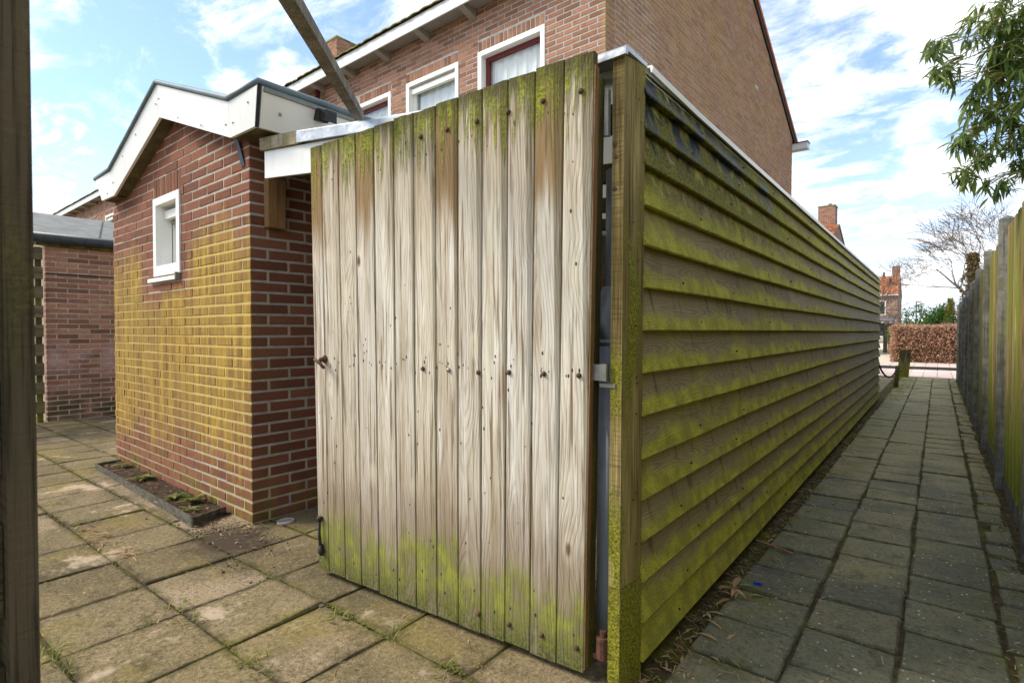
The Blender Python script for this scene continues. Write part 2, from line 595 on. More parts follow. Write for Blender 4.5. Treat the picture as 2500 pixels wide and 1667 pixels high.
    col = m.mix(m.mul(wetw, 0.6), col, lin(118, 98, 72))
    col = m.mix(m.mul(algae, m.add(0.50, m.mul(m.smooth(thin, 0.32, 0.54), 0.42))), col, acol)
    # board edges (side faces) are darker
    side = m.smooth(m.math('ABSOLUTE', x), 0.053, 0.0585)
    col = m.mix(m.mul(side, 0.55), col, lin(74, 66, 38))
    h = m.add(m.mul(ring, -0.3), m.add(m.mul(fine, 0.6), m.mul(m.mul(m.math('MAXIMUM', moss_t, dark_t), mf), 2.0)))
    return m.finish(col, 0.88, h, 0.003, spec=0.2)


M['gate'] = gate_wood()


# --- overlapping weatherboards: local y along, z up the board
def siding_wood():
    m = Mat('algae_covered_weatherboard')
    r = m.rnd
    x, y, z = m.xyz(m.obj)
    X, Y, Z = m.xyz(m.pos)
    ps = m.shifted(m.obj, 50)
    px, py, pz = m.xyz(ps)
    fine = m.noise(m.comb(0.0, m.mul(py, 4.0), m.mul(pz, 190.0)), 1.0, 3, 0.6)
    wob = m.noise(m.comb(0.0, m.mul(py, 1.6), 0.0), 1.0, 2)
    kd, kc = m.voro(m.comb(0.0, m.mul(py, 2.2), m.mul(pz, 6.0)), 1.0)
    kr, kg, kb = m.xyz(kc)
    sel = m.smooth(kr, 0.5, 0.55)
    zz = m.add(m.sub(z, m.add(0.03, m.mul(wob, 0.09))), m.mul(m.mul(m.smooth(kd, 0.5, 0.03), sel), 0.03))
    d = m.add(0.006, m.mul(m.math('ABSOLUTE', m.sub(m.noise(m.comb(5.0, m.mul(py, 0.9), 0.0), 1.0, 1), 0.5)), 0.2))
    rr = m.math('SQRT', m.add(m.mul(zz, zz), m.mul(d, d)))
    ring = m.smooth(m.math('SINE', m.add(m.mul(rr, 2 * math.pi / 0.008), m.mul(fine, 2.0))), -0.2, 1.0)
    broad = m.noise(m.comb(1.0, m.mul(py, 3.0), m.mul(pz, 9.0)), 1.0, 5, 0.62)
    base = m.ramp(m.math('FRACT', m.mul(r, 9.7)), [(0.0, lin(146, 128, 92)), (0.4, lin(130, 114, 80)), (0.75, lin(158, 142, 110)), (1.0, lin(120, 106, 74))])
    col = m.mix(m.mul(m.smooth(broad, 0.4, 0.7), 0.55), base, lin(142, 126, 92))
    col = m.mix(m.mul(ring, 0.30), col, lin(76, 64, 40))
    col = m.mix(m.mul(m.smooth(fine, 0.5, 0.75), 0.35), col, lin(80, 70, 46))
    # far half of the wall is greyer
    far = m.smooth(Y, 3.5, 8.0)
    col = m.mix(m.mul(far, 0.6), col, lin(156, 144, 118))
    # vertical weather streaks
    vst = m.noise(m.comb(3.0, m.mul(py, 17.0), m.mul(pz, 2.2)), 1.0, 4, 0.65)
    col = m.mix(m.mul(m.smooth(vst, 0.52, 0.68), 0.65), col, lin(56, 52, 30))
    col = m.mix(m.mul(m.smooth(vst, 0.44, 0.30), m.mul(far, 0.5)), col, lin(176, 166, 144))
    # algae: thick along the lower lip, patchy higher up
    pat = m.noise(m.comb(7.0, m.mul(py, 1.7), m.mul(pz, 5.0)), 1.0, 5, 0.6)
    al = m.add(m.mul(m.smooth(z, 0.10, 0.0), 0.40), m.mul(pat, 1.05))
    al = m.add(al, m.mul(m.sub(vst, 0.5), 0.28))
    al = m.add(al, m.mul(m.sub(m.noise(m.pos, 40, 4, 0.7), 0.5), 0.30))
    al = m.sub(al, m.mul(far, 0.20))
    al = m.add(al, m.mul(m.smooth(Z, 0.40, 0.05), 0.24))
    al = m.add(al, m.mul(m.smooth(Z, 1.45, 1.75), 0.14))
    amask = m.smooth(al, 0.54, 0.88)
    mf = m.noise(m.pos, 120, 4, 0.7)
    acol = m.mix(m.smooth(m.noise(ps, 11, 4), 0.35, 0.65), lin(146, 142, 44), lin(186, 180, 54))
    acol = m.mix(m.mul(m.smooth(mf, 0.56, 0.38), 0.4), acol, lin(96, 90, 36))
    col = m.mix(m.mul(amask, 0.88), col, acol)
    # thick dark moss with slick wet runs on the topmost boards near the corner
    tm = m.mul(m.smooth(Z, 1.50, 1.75), m.smooth(Y, 6.0, 2.2))
    blot = m.noise(m.pos, 15, 5, 0.68)
    mossy = m.mul(tm, m.smooth(m.add(blot, m.mul(m.smooth(z, 0.12, 0.02), 0.18)), 0.44, 0.60))
    mcol = m.mix(m.smooth(mf, 0.36, 0.68), lin(44, 48, 18), lin(140, 132, 40))
    col = m.mix(m.mul(mossy, 0.9), col, mcol)
    tar_n = m.noise(m.comb(2.0, m.mul(Y, 9.0), m.mul(Z, 5.0)), 1.0, 5, 0.7)
    tar = m.mul(m.smooth(m.add(tar_n, m.add(m.mul(m.smooth(Z, 1.60, 1.95), 0.16), m.mul(m.smooth(Y, 4.5, 1.8), 0.12))), 0.725, 0.79), m.smooth(Z, 1.55, 1.66))
    col = m.mix(tar, col, m.mix(m.smooth(m.noise(m.comb(0.0, m.mul(Y, 60.0), m.mul(Z, 34.0)), 1.0, 4, 0.7), 0.62, 0.68), lin(26, 30, 26), lin(140, 148, 146)))  # pale flecks are wet highlights put into the colour
    rough = m.sub(0.85, m.mul(tar, 0.55))
    h = m.add(m.add(m.mul(ring, -0.2), m.mul(fine, 0.5)), m.mul(m.math('MAXIMUM', m.mul(mossy, 2.6), m.mul(amask, 0.8)), mf))
    return m.finish(col, rough, h, 0.004, spec=0.25)


M['siding'] = siding_wood()


def post_wood(name, c0, c1, green=0.5, zlow=0.35, lying=False):
    """rough upright timber, saw marks across, algae in patches"""
    m = Mat(name)
    ps = m.shifted(m.obj, 20)
    px, py, pz = m.xyz(ps)
    if lying:
        py, pz = pz, py
    x, y, z = m.xyz(m.obj)
    fine = m.noise(m.comb(m.mul(px, 160.0), m.mul(py, 160.0), m.mul(pz, 4.0)), 1.0, 3, 0.6)
    saw = m.noise(m.comb(m.mul(px, 6.0), m.mul(py, 6.0), m.mul(pz, 130.0)), 1.0, 2, 0.6)
    broad = m.noise(m.comb(m.mul(px, 12.0), m.mul(py, 12.0), m.mul(pz, 1.5)), 1.0, 4, 0.6)
    col = m.mix(m.smooth(broad, 0.35, 0.7), c0, c1)
    col = m.mix(m.mul(m.smooth(fine, 0.47, 0.66), 0.7), col, tuple(c * 0.32 for c in c0[:3]))
    crk = m.noise(m.comb(m.mul(px, 60.0), m.mul(py, 60.0), m.mul(pz, 0.8)), 1.0, 4, 0.7)
    col = m.mix(m.mul(m.smooth(crk, 0.62, 0.66), 0.8), col, tuple(c * 0.18 for c in c0[:3]))
    nx = m.xyz(m.node('ShaderNodeNewGeometry').outputs['Normal'])[1]
    sawm = m.mul(m.smooth(saw, 0.5, 0.62), m.smooth(m.math('ABSOLUTE', nx), 0.7, 0.9))
    col = m.mix(m.mul(sawm, 0.45), col, tuple(c * 0.45 for c in c0[:3]))
    g = m.noise(m.comb(m.mul(px, 9.0), m.mul(py, 9.0), m.mul(pz, 2.4)), 1.0, 5, 0.65)
    gm = m.smooth(m.add(g, m.add(m.mul(m.smooth(z, zlow + 0.25, zlow - 0.2), 0.22), m.mul(m.smooth(z, 1.7, 2.0), 0.05))), 0.50, 0.70)
    mf = m.noise(m.pos, 130, 3, 0.7)
    col = m.mix(m.mul(gm, green), col, m.mix(m.smooth(mf, 0.35, 0.68), lin(80, 80, 24), lin(150, 146, 44)))
    h = m.add(m.add(m.mul(fine, 0.7), m.mul(saw, 0.4)), m.mul(gm, mf))
    return m.finish(col, 0.9, h, 0.004, spec=0.2)


M['corner_board'] = post_wood('corner_board_wood', lin(116, 98, 56), lin(160, 142, 92), 1.0)
M['rough_timber'] = post_wood('rough_timber', lin(140, 104, 68), lin(164, 128, 88), 0.12)
M['damp_timber'] = post_wood('damp_green_timber', lin(66, 58, 34), lin(92, 84, 50), 0.6)
M['damp_slat'] = post_wood('damp_green_slat', lin(62, 54, 34), lin(88, 78, 50), 0.5, lying=True)
M['dark_slat'] = post_wood('weathered_slat', lin(92, 82, 62), lin(122, 110, 86), 0.3, lying=True)
M['dark_timber'] = post_wood('dark_fence_timber', lin(92, 82, 62), lin(122, 110, 86), 0.25)
M['post_timber'] = post_wood('dark_post_timber', lin(66, 56, 40), lin(92, 80, 60), 0.2)
M['grey_beam'] = post_wood('grey_beam', lin(112, 106, 96), lin(146, 140, 128), 0.0)
M['fresh_edge'] = post_wood('reddish_raw_edge', lin(132, 96, 66), lin(158, 120, 86), 0.3)
M['mossy_block'] = post_wood('mossy_block', lin(150, 138, 112), lin(182, 172, 148), 0.5, -3.0)
M['grey_plank'] = post_wood('grey_plank', lin(150, 148, 132), lin(170, 170, 150), 0.5)
M['orange_panel'] = post_wood('orange_panel_wood', lin(140, 84, 50), lin(172, 110, 70), 0.1)


def alley_fence_wood():
    m = Mat('green_upright_fence_board')
    r = m.rnd
    ps = m.shifted(m.obj, 30)
    px, py, pz = m.xyz(ps)
    X, Y, Z = m.xyz(m.pos)
    fine = m.noise(m.comb(m.mul(px, 90.0), m.mul(py, 150.0), m.mul(pz, 3.0)), 1.0, 3, 0.6)
    broad = m.noise(m.comb(m.mul(px, 8.0), m.mul(py, 10.0), m.mul(pz, 1.4)), 1.0, 4, 0.6)
    col = m.ramp(m.math('FRACT', m.mul(r, 5.7)), [(0.0, lin(168, 142, 100)), (0.4, lin(140, 120, 80)), (0.7, lin(188, 168, 128)), (1.0, lin(132, 124, 72))])
    col = m.mix(m.mul(m.smooth(fine, 0.42, 0.62), 0.65), col, lin(66, 54, 34))
    g = m.smooth(m.add(m.add(broad, m.mul(r, 0.22)), m.mul(m.smooth(Z, 1.0, 0.2), 0.22)), 0.48, 0.72)
    g = m.mul(g, m.add(0.45, m.mul(m.smooth(Y, 12.0, 5.0), 0.45)))
    col = m.mix(g, col, m.mix(m.smooth(fine, 0.3, 0.7), lin(104, 116, 32), lin(142, 150, 52)))
    return m.finish(col, 0.88, fine, 0.003, spec=0.2)


M['fence_board'] = alley_fence_wood()


# --- concrete slabs
def patio_mat():
    m = Mat('patio_slab')
    r = m.rnd
    ps = m.shifted(m.obj, 30)
    big = m.noise(ps, 3.2, 5, 0.6)
    fine = m.noise(m.pos, 150, 3, 0.75)
    grit = m.noise(m.pos, 330, 2, 0.6)
    x, y, z = m.xyz(m.obj)
    X, Y, Z = m.xyz(m.pos)
    col = m.ramp(m.math('FRACT', m.mul(r, 6.3)), [(0.0, lin(130, 114, 82)), (0.35, lin(146, 130, 98)), (0.6, lin(120, 106, 74)), (0.82, lin(166, 146, 118)), (1.0, lin(134, 118, 84))])
    col = m.mix(m.mul(m.smooth(big, 0.45, 0.7), 0.55), col, lin(94, 84, 60))
    wd = m.noise(m.pos, 1.1, 5, 0.6)
    col = m.mix(m.mul(m.smooth(wd, 0.46, 0.66), 0.6), col, lin(86, 78, 56))
    col = m.mix(m.mul(m.smooth(fine, 0.46, 0.66), 0.7), col, lin(60, 52, 36))
    col = m.mix(m.mul(m.smooth(grit, 0.6, 0.75), 0.6), col, lin(206, 194, 164))
    yel = m.noise(m.vmath('ADD', m.pos, (4, 9, 0)), 1.7, 4, 0.6)
    col = m.mix(m.mul(m.smooth(yel, 0.50, 0.68), 0.42), col, m.mix(m.smooth(fine, 0.4, 0.6), lin(120, 104, 46), lin(158, 142, 62)))
    mot = m.noise(m.pos, 55, 4, 0.75)
    col = m.mix(m.mul(m.smooth(mot, 0.50, 0.64), 0.55), col, lin(70, 60, 36))
    col = m.mix(m.mul(m.smooth(mot, 0.46, 0.34), 0.35), col, lin(184, 168, 122))
    mot2 = m.noise(m.vmath('ADD', m.pos, (5, 1, 0)), 19, 5, 0.7)
    col = m.mix(m.mul(m.smooth(mot2, 0.54, 0.70), 0.45), col, lin(70, 62, 40))
    worn = m.noise(m.vmath('ADD', m.pos, (1.7, 0.4, 0)), 2.6, 5, 0.7)
    col = m.mix(m.mul(m.smooth(worn, 0.56, 0.66), 0.6), col, lin(206, 184, 158))
    # dirt creeping in from the joints
    ex = m.math('MAXIMUM', m.math('ABSOLUTE', x), m.math('ABSOLUTE', y))
    edge = m.smooth(m.add(ex, m.mul(m.noise(ps, 14, 5, 0.65), 0.10)), 0.215, 0.258)
    col = m.mix(m.mul(edge, 0.85), col, m.mix(m.smooth(yel, 0.45, 0.6), lin(58, 50, 34), lin(84, 82, 32)))
    spot = m.noise(m.pos, 5.0, 5, 0.7)
    col = m.mix(m.mul(m.smooth(spot, 0.54, 0.70), 0.6), col, lin(64, 56, 34))
    # soil washed out beside the bed at the shed corner
    dx = m.sub(X, -3.05); dy = m.sub(Y, 1.42)
    rad = m.math('SQRT', m.add(m.mul(m.mul(dx, dx), 0.45), m.mul(dy, dy)))
    spill = m.smooth(m.add(rad, m.mul(m.noise(m.pos, 7, 6, 0.7), 0.55)), 0.56, 0.36)
    col = m.mix(m.mul(spill, 0.9), col, m.mix(fine, lin(46, 38, 30), lin(84, 70, 56)))
    h = m.add(m.mul(fine, 0.7), m.mul(grit, 0.5))
    return m.finish(col, 0.93, h, 0.004, spec=0.2)


M['patio'] = patio_mat()


def alley_mat():
    m = Mat('alley_slab')
    r = m.rnd
    ps = m.shifted(m.obj, 30)
    X, Y, Z = m.xyz(m.pos)
    x, y, z = m.xyz(m.obj)
    big = m.noise(ps, 5, 5, 0.6)
    fine = m.noise(m.pos, 160, 3, 0.75)
    col = m.ramp(m.math('FRACT', m.mul(r, 6.3)), [(0.0, lin(110, 108, 86)), (0.4, lin(126, 123, 98)), (0.7, lin(100, 99, 82)), (1.0, lin(136, 129, 100))])
    col = m.mix(m.mul(m.smooth(big, 0.45, 0.7), 0.5), col, lin(74, 72, 56))
    col = m.mix(m.mul(m.smooth(fine, 0.48, 0.7), 0.55), col, lin(48, 48, 42))
    far_light_film = m.noise(m.vmath('ADD', m.pos, (2.0, 7.0, 0.0)), 1.4, 5, 0.65)
    far_light_film = m.mul(m.smooth(m.add(far_light_film, m.mul(m.smooth(Y, 2.5, 9.0), 0.36)), 0.50, 0.78), 0.8)  # sandy tint strengthened with distance, painting brighter far light into the slabs
    col = m.mix(far_light_film, col, lin(166, 156, 108))
    # broken shell chips in the concrete
    vd, vc = m.voro(m.vmath('MULTIPLY', m.pos, (1.0, 0.75, 1.0)), 62)
    vr, vg, vb = m.xyz(vc)
    chip = m.mul(m.smooth(vd, 0.30, 0.16), m.smooth(vr, 0.86, 0.90))
    vd2, vc2 = m.voro(m.pos, 24)
    vr2, vg2, vb2 = m.xyz(vc2)
    chip2 = m.mul(m.smooth(vd2, 0.20, 0.10), m.smooth(vr2, 0.90, 0.94))
    chip = m.mul(m.math('MAXIMUM', chip, chip2), m.smooth(m.noise(m.pos, 2.2, 3), 0.34, 0.58))
    col = m.mix(m.mul(chip, 0.9), col, lin(236, 230, 208))
    mot = m.noise(m.pos, 50, 4, 0.75)
    col = m.mix(m.mul(m.smooth(mot, 0.50, 0.64), 0.5), col, lin(50, 50, 40))
    col = m.mix(m.mul(m.smooth(mot, 0.45, 0.33), 0.35), col, lin(150, 146, 124))
    gr = m.noise(m.pos, 8, 5, 0.7)
    col = m.mix(m.mul(m.smooth(gr, 0.54, 0.70), 0.5), col, lin(40, 40, 32))
    # moss along the wall and the right-hand edge
    g = m.noise(m.pos, 4.5, 5, 0.65)
    gm = m.mul(m.smooth(g, 0.46, 0.66), m.math('MAXIMUM', m.smooth(X, -0.40, -0.66), m.smooth(X, 0.08, 0.22)))
    col = m.mix(m.mul(gm, 0.75), col, m.mix(m.smooth(fine, 0.4, 0.6), lin(66, 72, 24), lin(128, 128, 44)))
    ex = m.math('MAXIMUM', m.math('ABSOLUTE', x), m.math('ABSOLUTE', y))
    edge = m.smooth(m.add(ex, m.mul(m.noise(ps, 16, 4), 0.05)), 0.158, 0.182)
    col = m.mix(m.mul(edge, 0.7), col, lin(52, 50, 34))
    return m.finish(col, m.sub(0.82, m.mul(big, 0.2)), m.add(m.mul(fine, 0.7), m.mul(chip, 0.4)), 0.004, spec=0.3)


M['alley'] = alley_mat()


def soil_mat(name, c0, c1, moss=0.0):
    m = Mat(name)
    n = m.noise(m.pos, 26, 6, 0.7)
    f = m.noise(m.pos, 140, 4, 0.7)
    col = m.mix(m.smooth(n, 0.35, 0.65), c0, c1)
    col = m.mix(m.mul(m.smooth(f, 0.5, 0.7), 0.5), col, tuple(c * 0.4 for c in c0[:3]))
    if moss:
        g = m.noise(m.pos, 3.4, 5, 0.65)
        col = m.mix(m.mul(m.smooth(g, 0.50, 0.66), moss), col, m.mix(f, lin(60, 66, 18), lin(134, 134, 40)))
    return m.finish(col, 0.97, m.add(n, m.mul(f, 0.6)), 0.012, spec=0.1)


M['soil'] = soil_mat('dark_soil', lin(58, 48, 40), lin(86, 72, 58))
M['joint'] = soil_mat('joint_dirt', lin(64, 56, 40), lin(98, 86, 60), 0.75)
M['ground'] = soil_mat('open_ground', lin(120, 110, 86), lin(150, 138, 108), 0.3)
M['sand'] = soil_mat('sandy_drive', lin(196, 184, 160), lin(220, 208, 184))


def white_mat(name, col, rough=0.35, dirt=0.25, streak=True):
    m = Mat(name)
    X, Y, Z = m.xyz(m.pos)
    n = m.noise(m.comb(m.mul(X, 20.0), m.mul(Y, 20.0), m.mul(Z, 2.5)), 1.0, 4, 0.6)
    b = m.noise(m.pos, 3.0, 4, 0.6)
    c = m.mix(m.mul(m.smooth(n, 0.5, 0.75), dirt), col, tuple(v * 0.62 for v in col[:3]))
    c = m.mix(m.mul(m.smooth(b, 0.45, 0.7), dirt * 0.6), c, tuple(v * f for v, f in zip(col[:3], (0.72, 0.74, 0.66))))
    return m.finish(c, rough, spec=0.4)


M['white'] = white_mat('white_panel', lin(228, 226, 218), 0.28, 0.28)
M['white_paint'] = white_mat('white_paint', lin(234, 233, 226), 0.45, 0.2)
M['cream'] = white_mat('cream_panel', lin(224, 218, 204), 0.3, 0.12)
M['fascia_paint'] = white_mat('fascia_paint', lin(214, 216, 216), 0.5, 0.3)
M['soffit'] = white_mat('soffit_paint', lin(150, 142, 132), 0.7, 0.5)
M['red_paint'] = simple('red_paint', lin(104, 38, 40), 0.35)
M['red_pipe'] = simple('dark_red_pipe', lin(84, 30, 36), 0.25, spec=0.5)
M['grey_pipe'] = simple('grey_plastic_pipe', lin(186, 192, 196), 0.35, 0.1)
M['dark_pipe'] = simple('dark_plastic', lin(58, 58, 58), 0.4)
M['black'] = simple('black_rubber', lin(34, 34, 32), 0.5, 0.3, 30)
M['galv'] = simple('galvanised_steel', lin(140, 138, 130), 0.4, 0.2, 20, metal=0.7)
M['rust'] = simple('rusty_steel', lin(88, 58, 44), 0.7, 0.35, 60, bump=0.001)
M['dark_iron'] = simple('dark_iron', lin(52, 50, 44), 0.6, 0.4, 40, bump=0.001)
M['felt'] = simple('grey_roof_felt', lin(128, 130, 126), 0.9, 0.18, 5, bump=0.004)
M['gutter'] = simple('dark_gutter', lin(50, 54, 58), 0.45, 0.3, 12)
M['teal_trim'] = simple('weathered_roof_trim', lin(96, 112, 116), 0.45, 0.2, 6)
M['roof_tile'] = simple('orange_roof_tile', lin(186, 112, 76), 0.8, 0.25, 5, bump=0.004)
M['old_tile'] = simple('mossy_roof_tile', lin(128, 118, 70), 0.9, 0.35, 9, bump=0.006)
M['lead'] = simple('lead_flashing', lin(140, 144, 150), 0.6)
def concrete_mat():
    m = Mat('weathered_concrete_post')
    X, Y, Z = m.xyz(m.pos)
    st = m.noise(m.comb(m.mul(X, 40.0), m.mul(Y, 40.0), m.mul(Z, 1.6)), 1.0, 5, 0.65)
    n = m.noise(m.pos, 12, 5, 0.65)
    col = m.mix(m.smooth(n, 0.35, 0.65), lin(104, 104, 98), lin(142, 140, 132))
    col = m.mix(m.mul(m.smooth(st, 0.47, 0.62), 0.65), col, lin(76, 72, 58))
    col = m.mix(m.mul(m.smooth(m.noise(m.pos, 5, 4), 0.52, 0.68), 0.4), col, lin(112, 112, 62))
    return m.finish(col, 0.9, m.noise(m.pos, 60, 4, 0.7), 0.004, spec=0.2)


M['concrete'] = concrete_mat()
M['kerb'] = simple('dark_kerb', lin(60, 60, 60), 0.8, 0.2, 6)
M['paver'] = simple('pink_paver', lin(206, 184, 172), 0.85, 0.14, 1.6, bump=0.003)
M['walk_tile'] = simple('pale_pavement', lin(184, 176, 158), 0.88, 0.18, 2.2, bump=0.003)
M['black_rope'] = simple('black_rope', lin(36, 34, 32), 0.8)
M['green_post'] = simple('green_steel', lin(40, 66, 54), 0.5)
M['blue_plastic'] = simple('blue_plastic', lin(20, 58, 170), 0.3)
M['green_plastic'] = simple('green_wrapper', lin(70, 120, 74), 0.4)
M['lid'] = simple('pale_drain_lid', lin(166, 158, 146), 0.7, 0.3, 30)
M['tar'] = simple('bitumen_seam', lin(36, 34, 32), 0.6)


def zinc_mat():
    m = Mat('dull_zinc')
    X, Y, Z = m.xyz(m.pos)
    n = m.noise(m.pos, 7, 5, 0.6)
    col = m.mix(m.smooth(n, 0.35, 0.7), lin(150, 156, 160), lin(186, 190, 194))
    d = m.noise(m.comb(m.mul(X, 24.0), m.mul(Y, 24.0), m.mul(Z, 9.0)), 1.0, 4, 0.7)
    col = m.mix(m.mul(m.smooth(d, 0.62, 0.70), 0.7), col, lin(86, 80, 62))
    return m.finish(col, 0.42, m.noise(m.pos, 5, 3), 0.02, metal=0.55, spec=0.4)


M['zinc'] = zinc_mat()


M['roof_plastic'] = simple('translucent_roof_sheet', lin(214, 214, 206), 0.5, 0.1, 4, trans=(0.85, 0.85, 0.80, 1))


def glass_mat():
    m = Mat('window_glass')
    tr = m.node('ShaderNodeBsdfTransparent'); tr.inputs[0].default_value = (0.93, 0.95, 0.95, 1)
    gl = m.node('ShaderNodeBsdfGlossy'); gl.inputs['Roughness'].default_value = 0.02
    lw = m.node('ShaderNodeLayerWeight'); lw.inputs[0].default_value = 0.5
    f5 = m.math('POWER', lw.outputs['Facing'], 4.0)
    mx = m.node('ShaderNodeMixShader')
    m.t.links.new(m.add(0.05, m.mul(f5, 0.8)), mx.inputs[0])
    m.t.links.new(tr.outputs[0], mx.inputs[1]); m.t.links.new(gl.outputs[0], mx.inputs[2])
    o = m.node('ShaderNodeOutputMaterial')
    m.t.links.new(mx.outputs[0], o.inputs[0])
    return m.m


M['glass'] = glass_mat()


def curtain_mat():
    m = Mat('white_net_curtain')
    x, y, z = m.xyz(m.obj)
    lace = m.noise(m.obj, 26, 3, 0.6)
    zone = m.smooth(z, -0.25, -0.55)
    col = m.mix(m.mul(m.smooth(lace, 0.48, 0.60), m.mul(zone, 0.35)), lin(250, 250, 248), lin(206, 208, 210))
    return m.finish(col, 0.9, spec=0.1)


M['curtain'] = curtain_mat()


def leaf_mat(name, c0, c1, c2, rough=0.5, single=False, trans=True, spec=0.35):
    m = Mat(name)
    r = m.rnd if single else m.attr()
    n = m.noise(m.pos, 3.0, 3)
    col = m.ramp(m.math('FRACT', m.add(m.mul(r, 0.999), m.mul(n, 0.2))), [(0.0, c0), (0.45, c1), (0.8, c2), (1.0, c0)])
    return m.finish(col, rough, spec=spec, trans=c2 if trans else None)


M['bamboo_leaf'] = leaf_mat('bamboo_leaf', lin(64, 88, 44), lin(94, 118, 58), lin(144, 158, 90), 0.4, single=True)
M['bamboo_mass'] = leaf_mat('bamboo_leaf_mass', lin(56, 80, 38), lin(88, 112, 52), lin(136, 152, 82), 0.4)
M['bamboo_cane'] = simple('bamboo_cane', lin(134, 130, 66), 0.5, 0.2, 10)
M['beech'] = leaf_mat('beech_leaf', lin(122, 84, 62), lin(172, 130, 102), lin(212, 176, 148), 0.7)
M['laurel'] = leaf_mat('laurel_leaf', lin(30, 62, 24), lin(54, 96, 36), lin(96, 130, 52), 0.35)
M['conifer'] = leaf_mat('conifer_spray', lin(84, 88, 26), lin(116, 116, 34), lin(150, 140, 48), 0.8)
M['ivy'] = leaf_mat('ivy_leaf', lin(74, 60, 32), lin(104, 84, 48), lin(120, 104, 60), 0.7)
M['weed'] = leaf_mat('weed_leaf', lin(70, 88, 34), lin(108, 122, 50), lin(156, 154, 78), 0.6)
M['dry'] = leaf_mat('dry_leaf', lin(120, 92, 60), lin(168, 134, 94), lin(206, 178, 138), 0.8)
M['moss'] = leaf_mat('moss_tuft', lin(62, 66, 22), lin(92, 94, 30), lin(120, 118, 42), 0.9, trans=False)
M['bark'] = simple('bark', lin(98, 84, 72), 0.9, 0.3, 8)
M['twig'] = simple('twig', lin(146, 110, 72), 0.85, 0.3, 30)
M['red_twig'] = simple('dead_twig', lin(84, 66, 48), 0.9, 0.3, 30)


# ------------------------------------------------------------------ brickwork
_brick_cache = {}


def brick_mesh(key, mat, size, jit=0.0012, b=0.004):
    k = (key, round(size[0], 2), round(size[1], 2), round(size[2], 3), random.randrange(3))
    if k not in _brick_cache:
        me = chamfer_box('brick', size[0], size[1], size[2], b, jit)
        me.materials.append(mat)
        _brick_cache[k] = me
    return _brick_cache[k]


def run(a, b, L, joint, first):
    """intervals of bricks from a to b (b > a); first: length of the first brick."""
    out = []; s = a; l = first
    while s < b - 0.02:
        e = min(s + l, b)
        out.append((s, e)); s = e + joint; l = L
    return out


def cut(iv, holes, joint):
    """subtract hole intervals from one brick interval"""
    res = [iv]
    for (h0, h1) in holes:
        nxt = []
        for (a, b) in res:
            if b <= h0 or a >= h1:
                nxt.append((a, b)); continue
            if a < h0 - 0.02:
                nxt.append((a, h0 - 0.002))
            if b > h1 + 0.02:
                nxt.append((h1 + 0.002, b))
        res = nxt
    return res


def lay(parent, wall, bricks, key, mat_one, mat_mass, limit, view=(0, 0, CAM_H)):
    """bricks: (centre, (length, depth, height), rotz) in the thing's frame. The nearest ones become objects, the rest one mass."""
    mw = parent.matrix_world if parent else Matrix()
    mw = Matrix.Translation(parent.location) @ Euler(parent.rotation_euler).to_matrix().to_4x4()
    cam_p = Vector(view)
    bricks = sorted(bricks, key=lambda b: (mw @ Vector(b[0]) - cam_p).length)
    for c, s, rz in bricks[:limit]:
        o = bpy.data.objects.new('brick', brick_mesh(key, mat_one, s))
        COL.objects.link(o); o.parent = wall
        o.location = c
        o.rotation_euler = (random.gauss(0, 0.004), random.gauss(0, 0.003), rz + random.gauss(0, 0.005))
    rest = bricks[limit:]
    if rest:
        mb = MB()
        for c, s, rz in rest:
            co, si = math.cos(rz), math.sin(rz)
            d = random.gauss(0, 0.0012)
            p = []
            for (i, j, k) in ((-1, -1, -1), (1, -1, -1), (1, 1, -1), (-1, 1, -1), (-1, -1, 1), (1, -1, 1), (1, 1, 1), (-1, 1, 1)):
                lx, ly, lz = i * s[0] / 2 + random.gauss(0, .0008), j * s[1] / 2 + d, k * s[2] / 2 + random.gauss(0, .0008)
                p.append((c[0] + lx * co - ly * si, c[1] + lx * si + ly * co, c[2] + lz))
            mb.hexa(p, random.random())
        mb.build('brick', mat_mass, wall, kind='stuff')


def core_wall(mb, axis, a0, a1, d0, d1, z0, z1, holes):
    """solid wall in cells, leaving holes (a0, a1, z0, z1); axis 'x' or 'y'."""
    xs = sorted({a0, a1, *[h[0] for h in holes], *[h[1] for h in holes]})
    for i in range(len(xs) - 1):
        l, r = xs[i], xs[i + 1]
        zc = z0
        hs = sorted([h for h in holes if h[0] < (l + r) / 2 < h[1]], key=lambda h: h[2])
        for h in hs + [None]:
            top = h[2] if h else z1
            if top > zc:
                if axis == 'x':
                    mb.box(l, r, d0, d1, zc, top)
                else:
                    mb.box(d0, d1, l, r, zc, top)
            if h:
                zc = h[3]


# ================================================================== SETTING
ROT = R(-1.53)                       # the buildings stand 1.5 degrees off the alley
g = MB(); g.box(-600, 600, -60, 900, -0.6, -0.030)
ground = struct(g.build('ground', M['ground']))

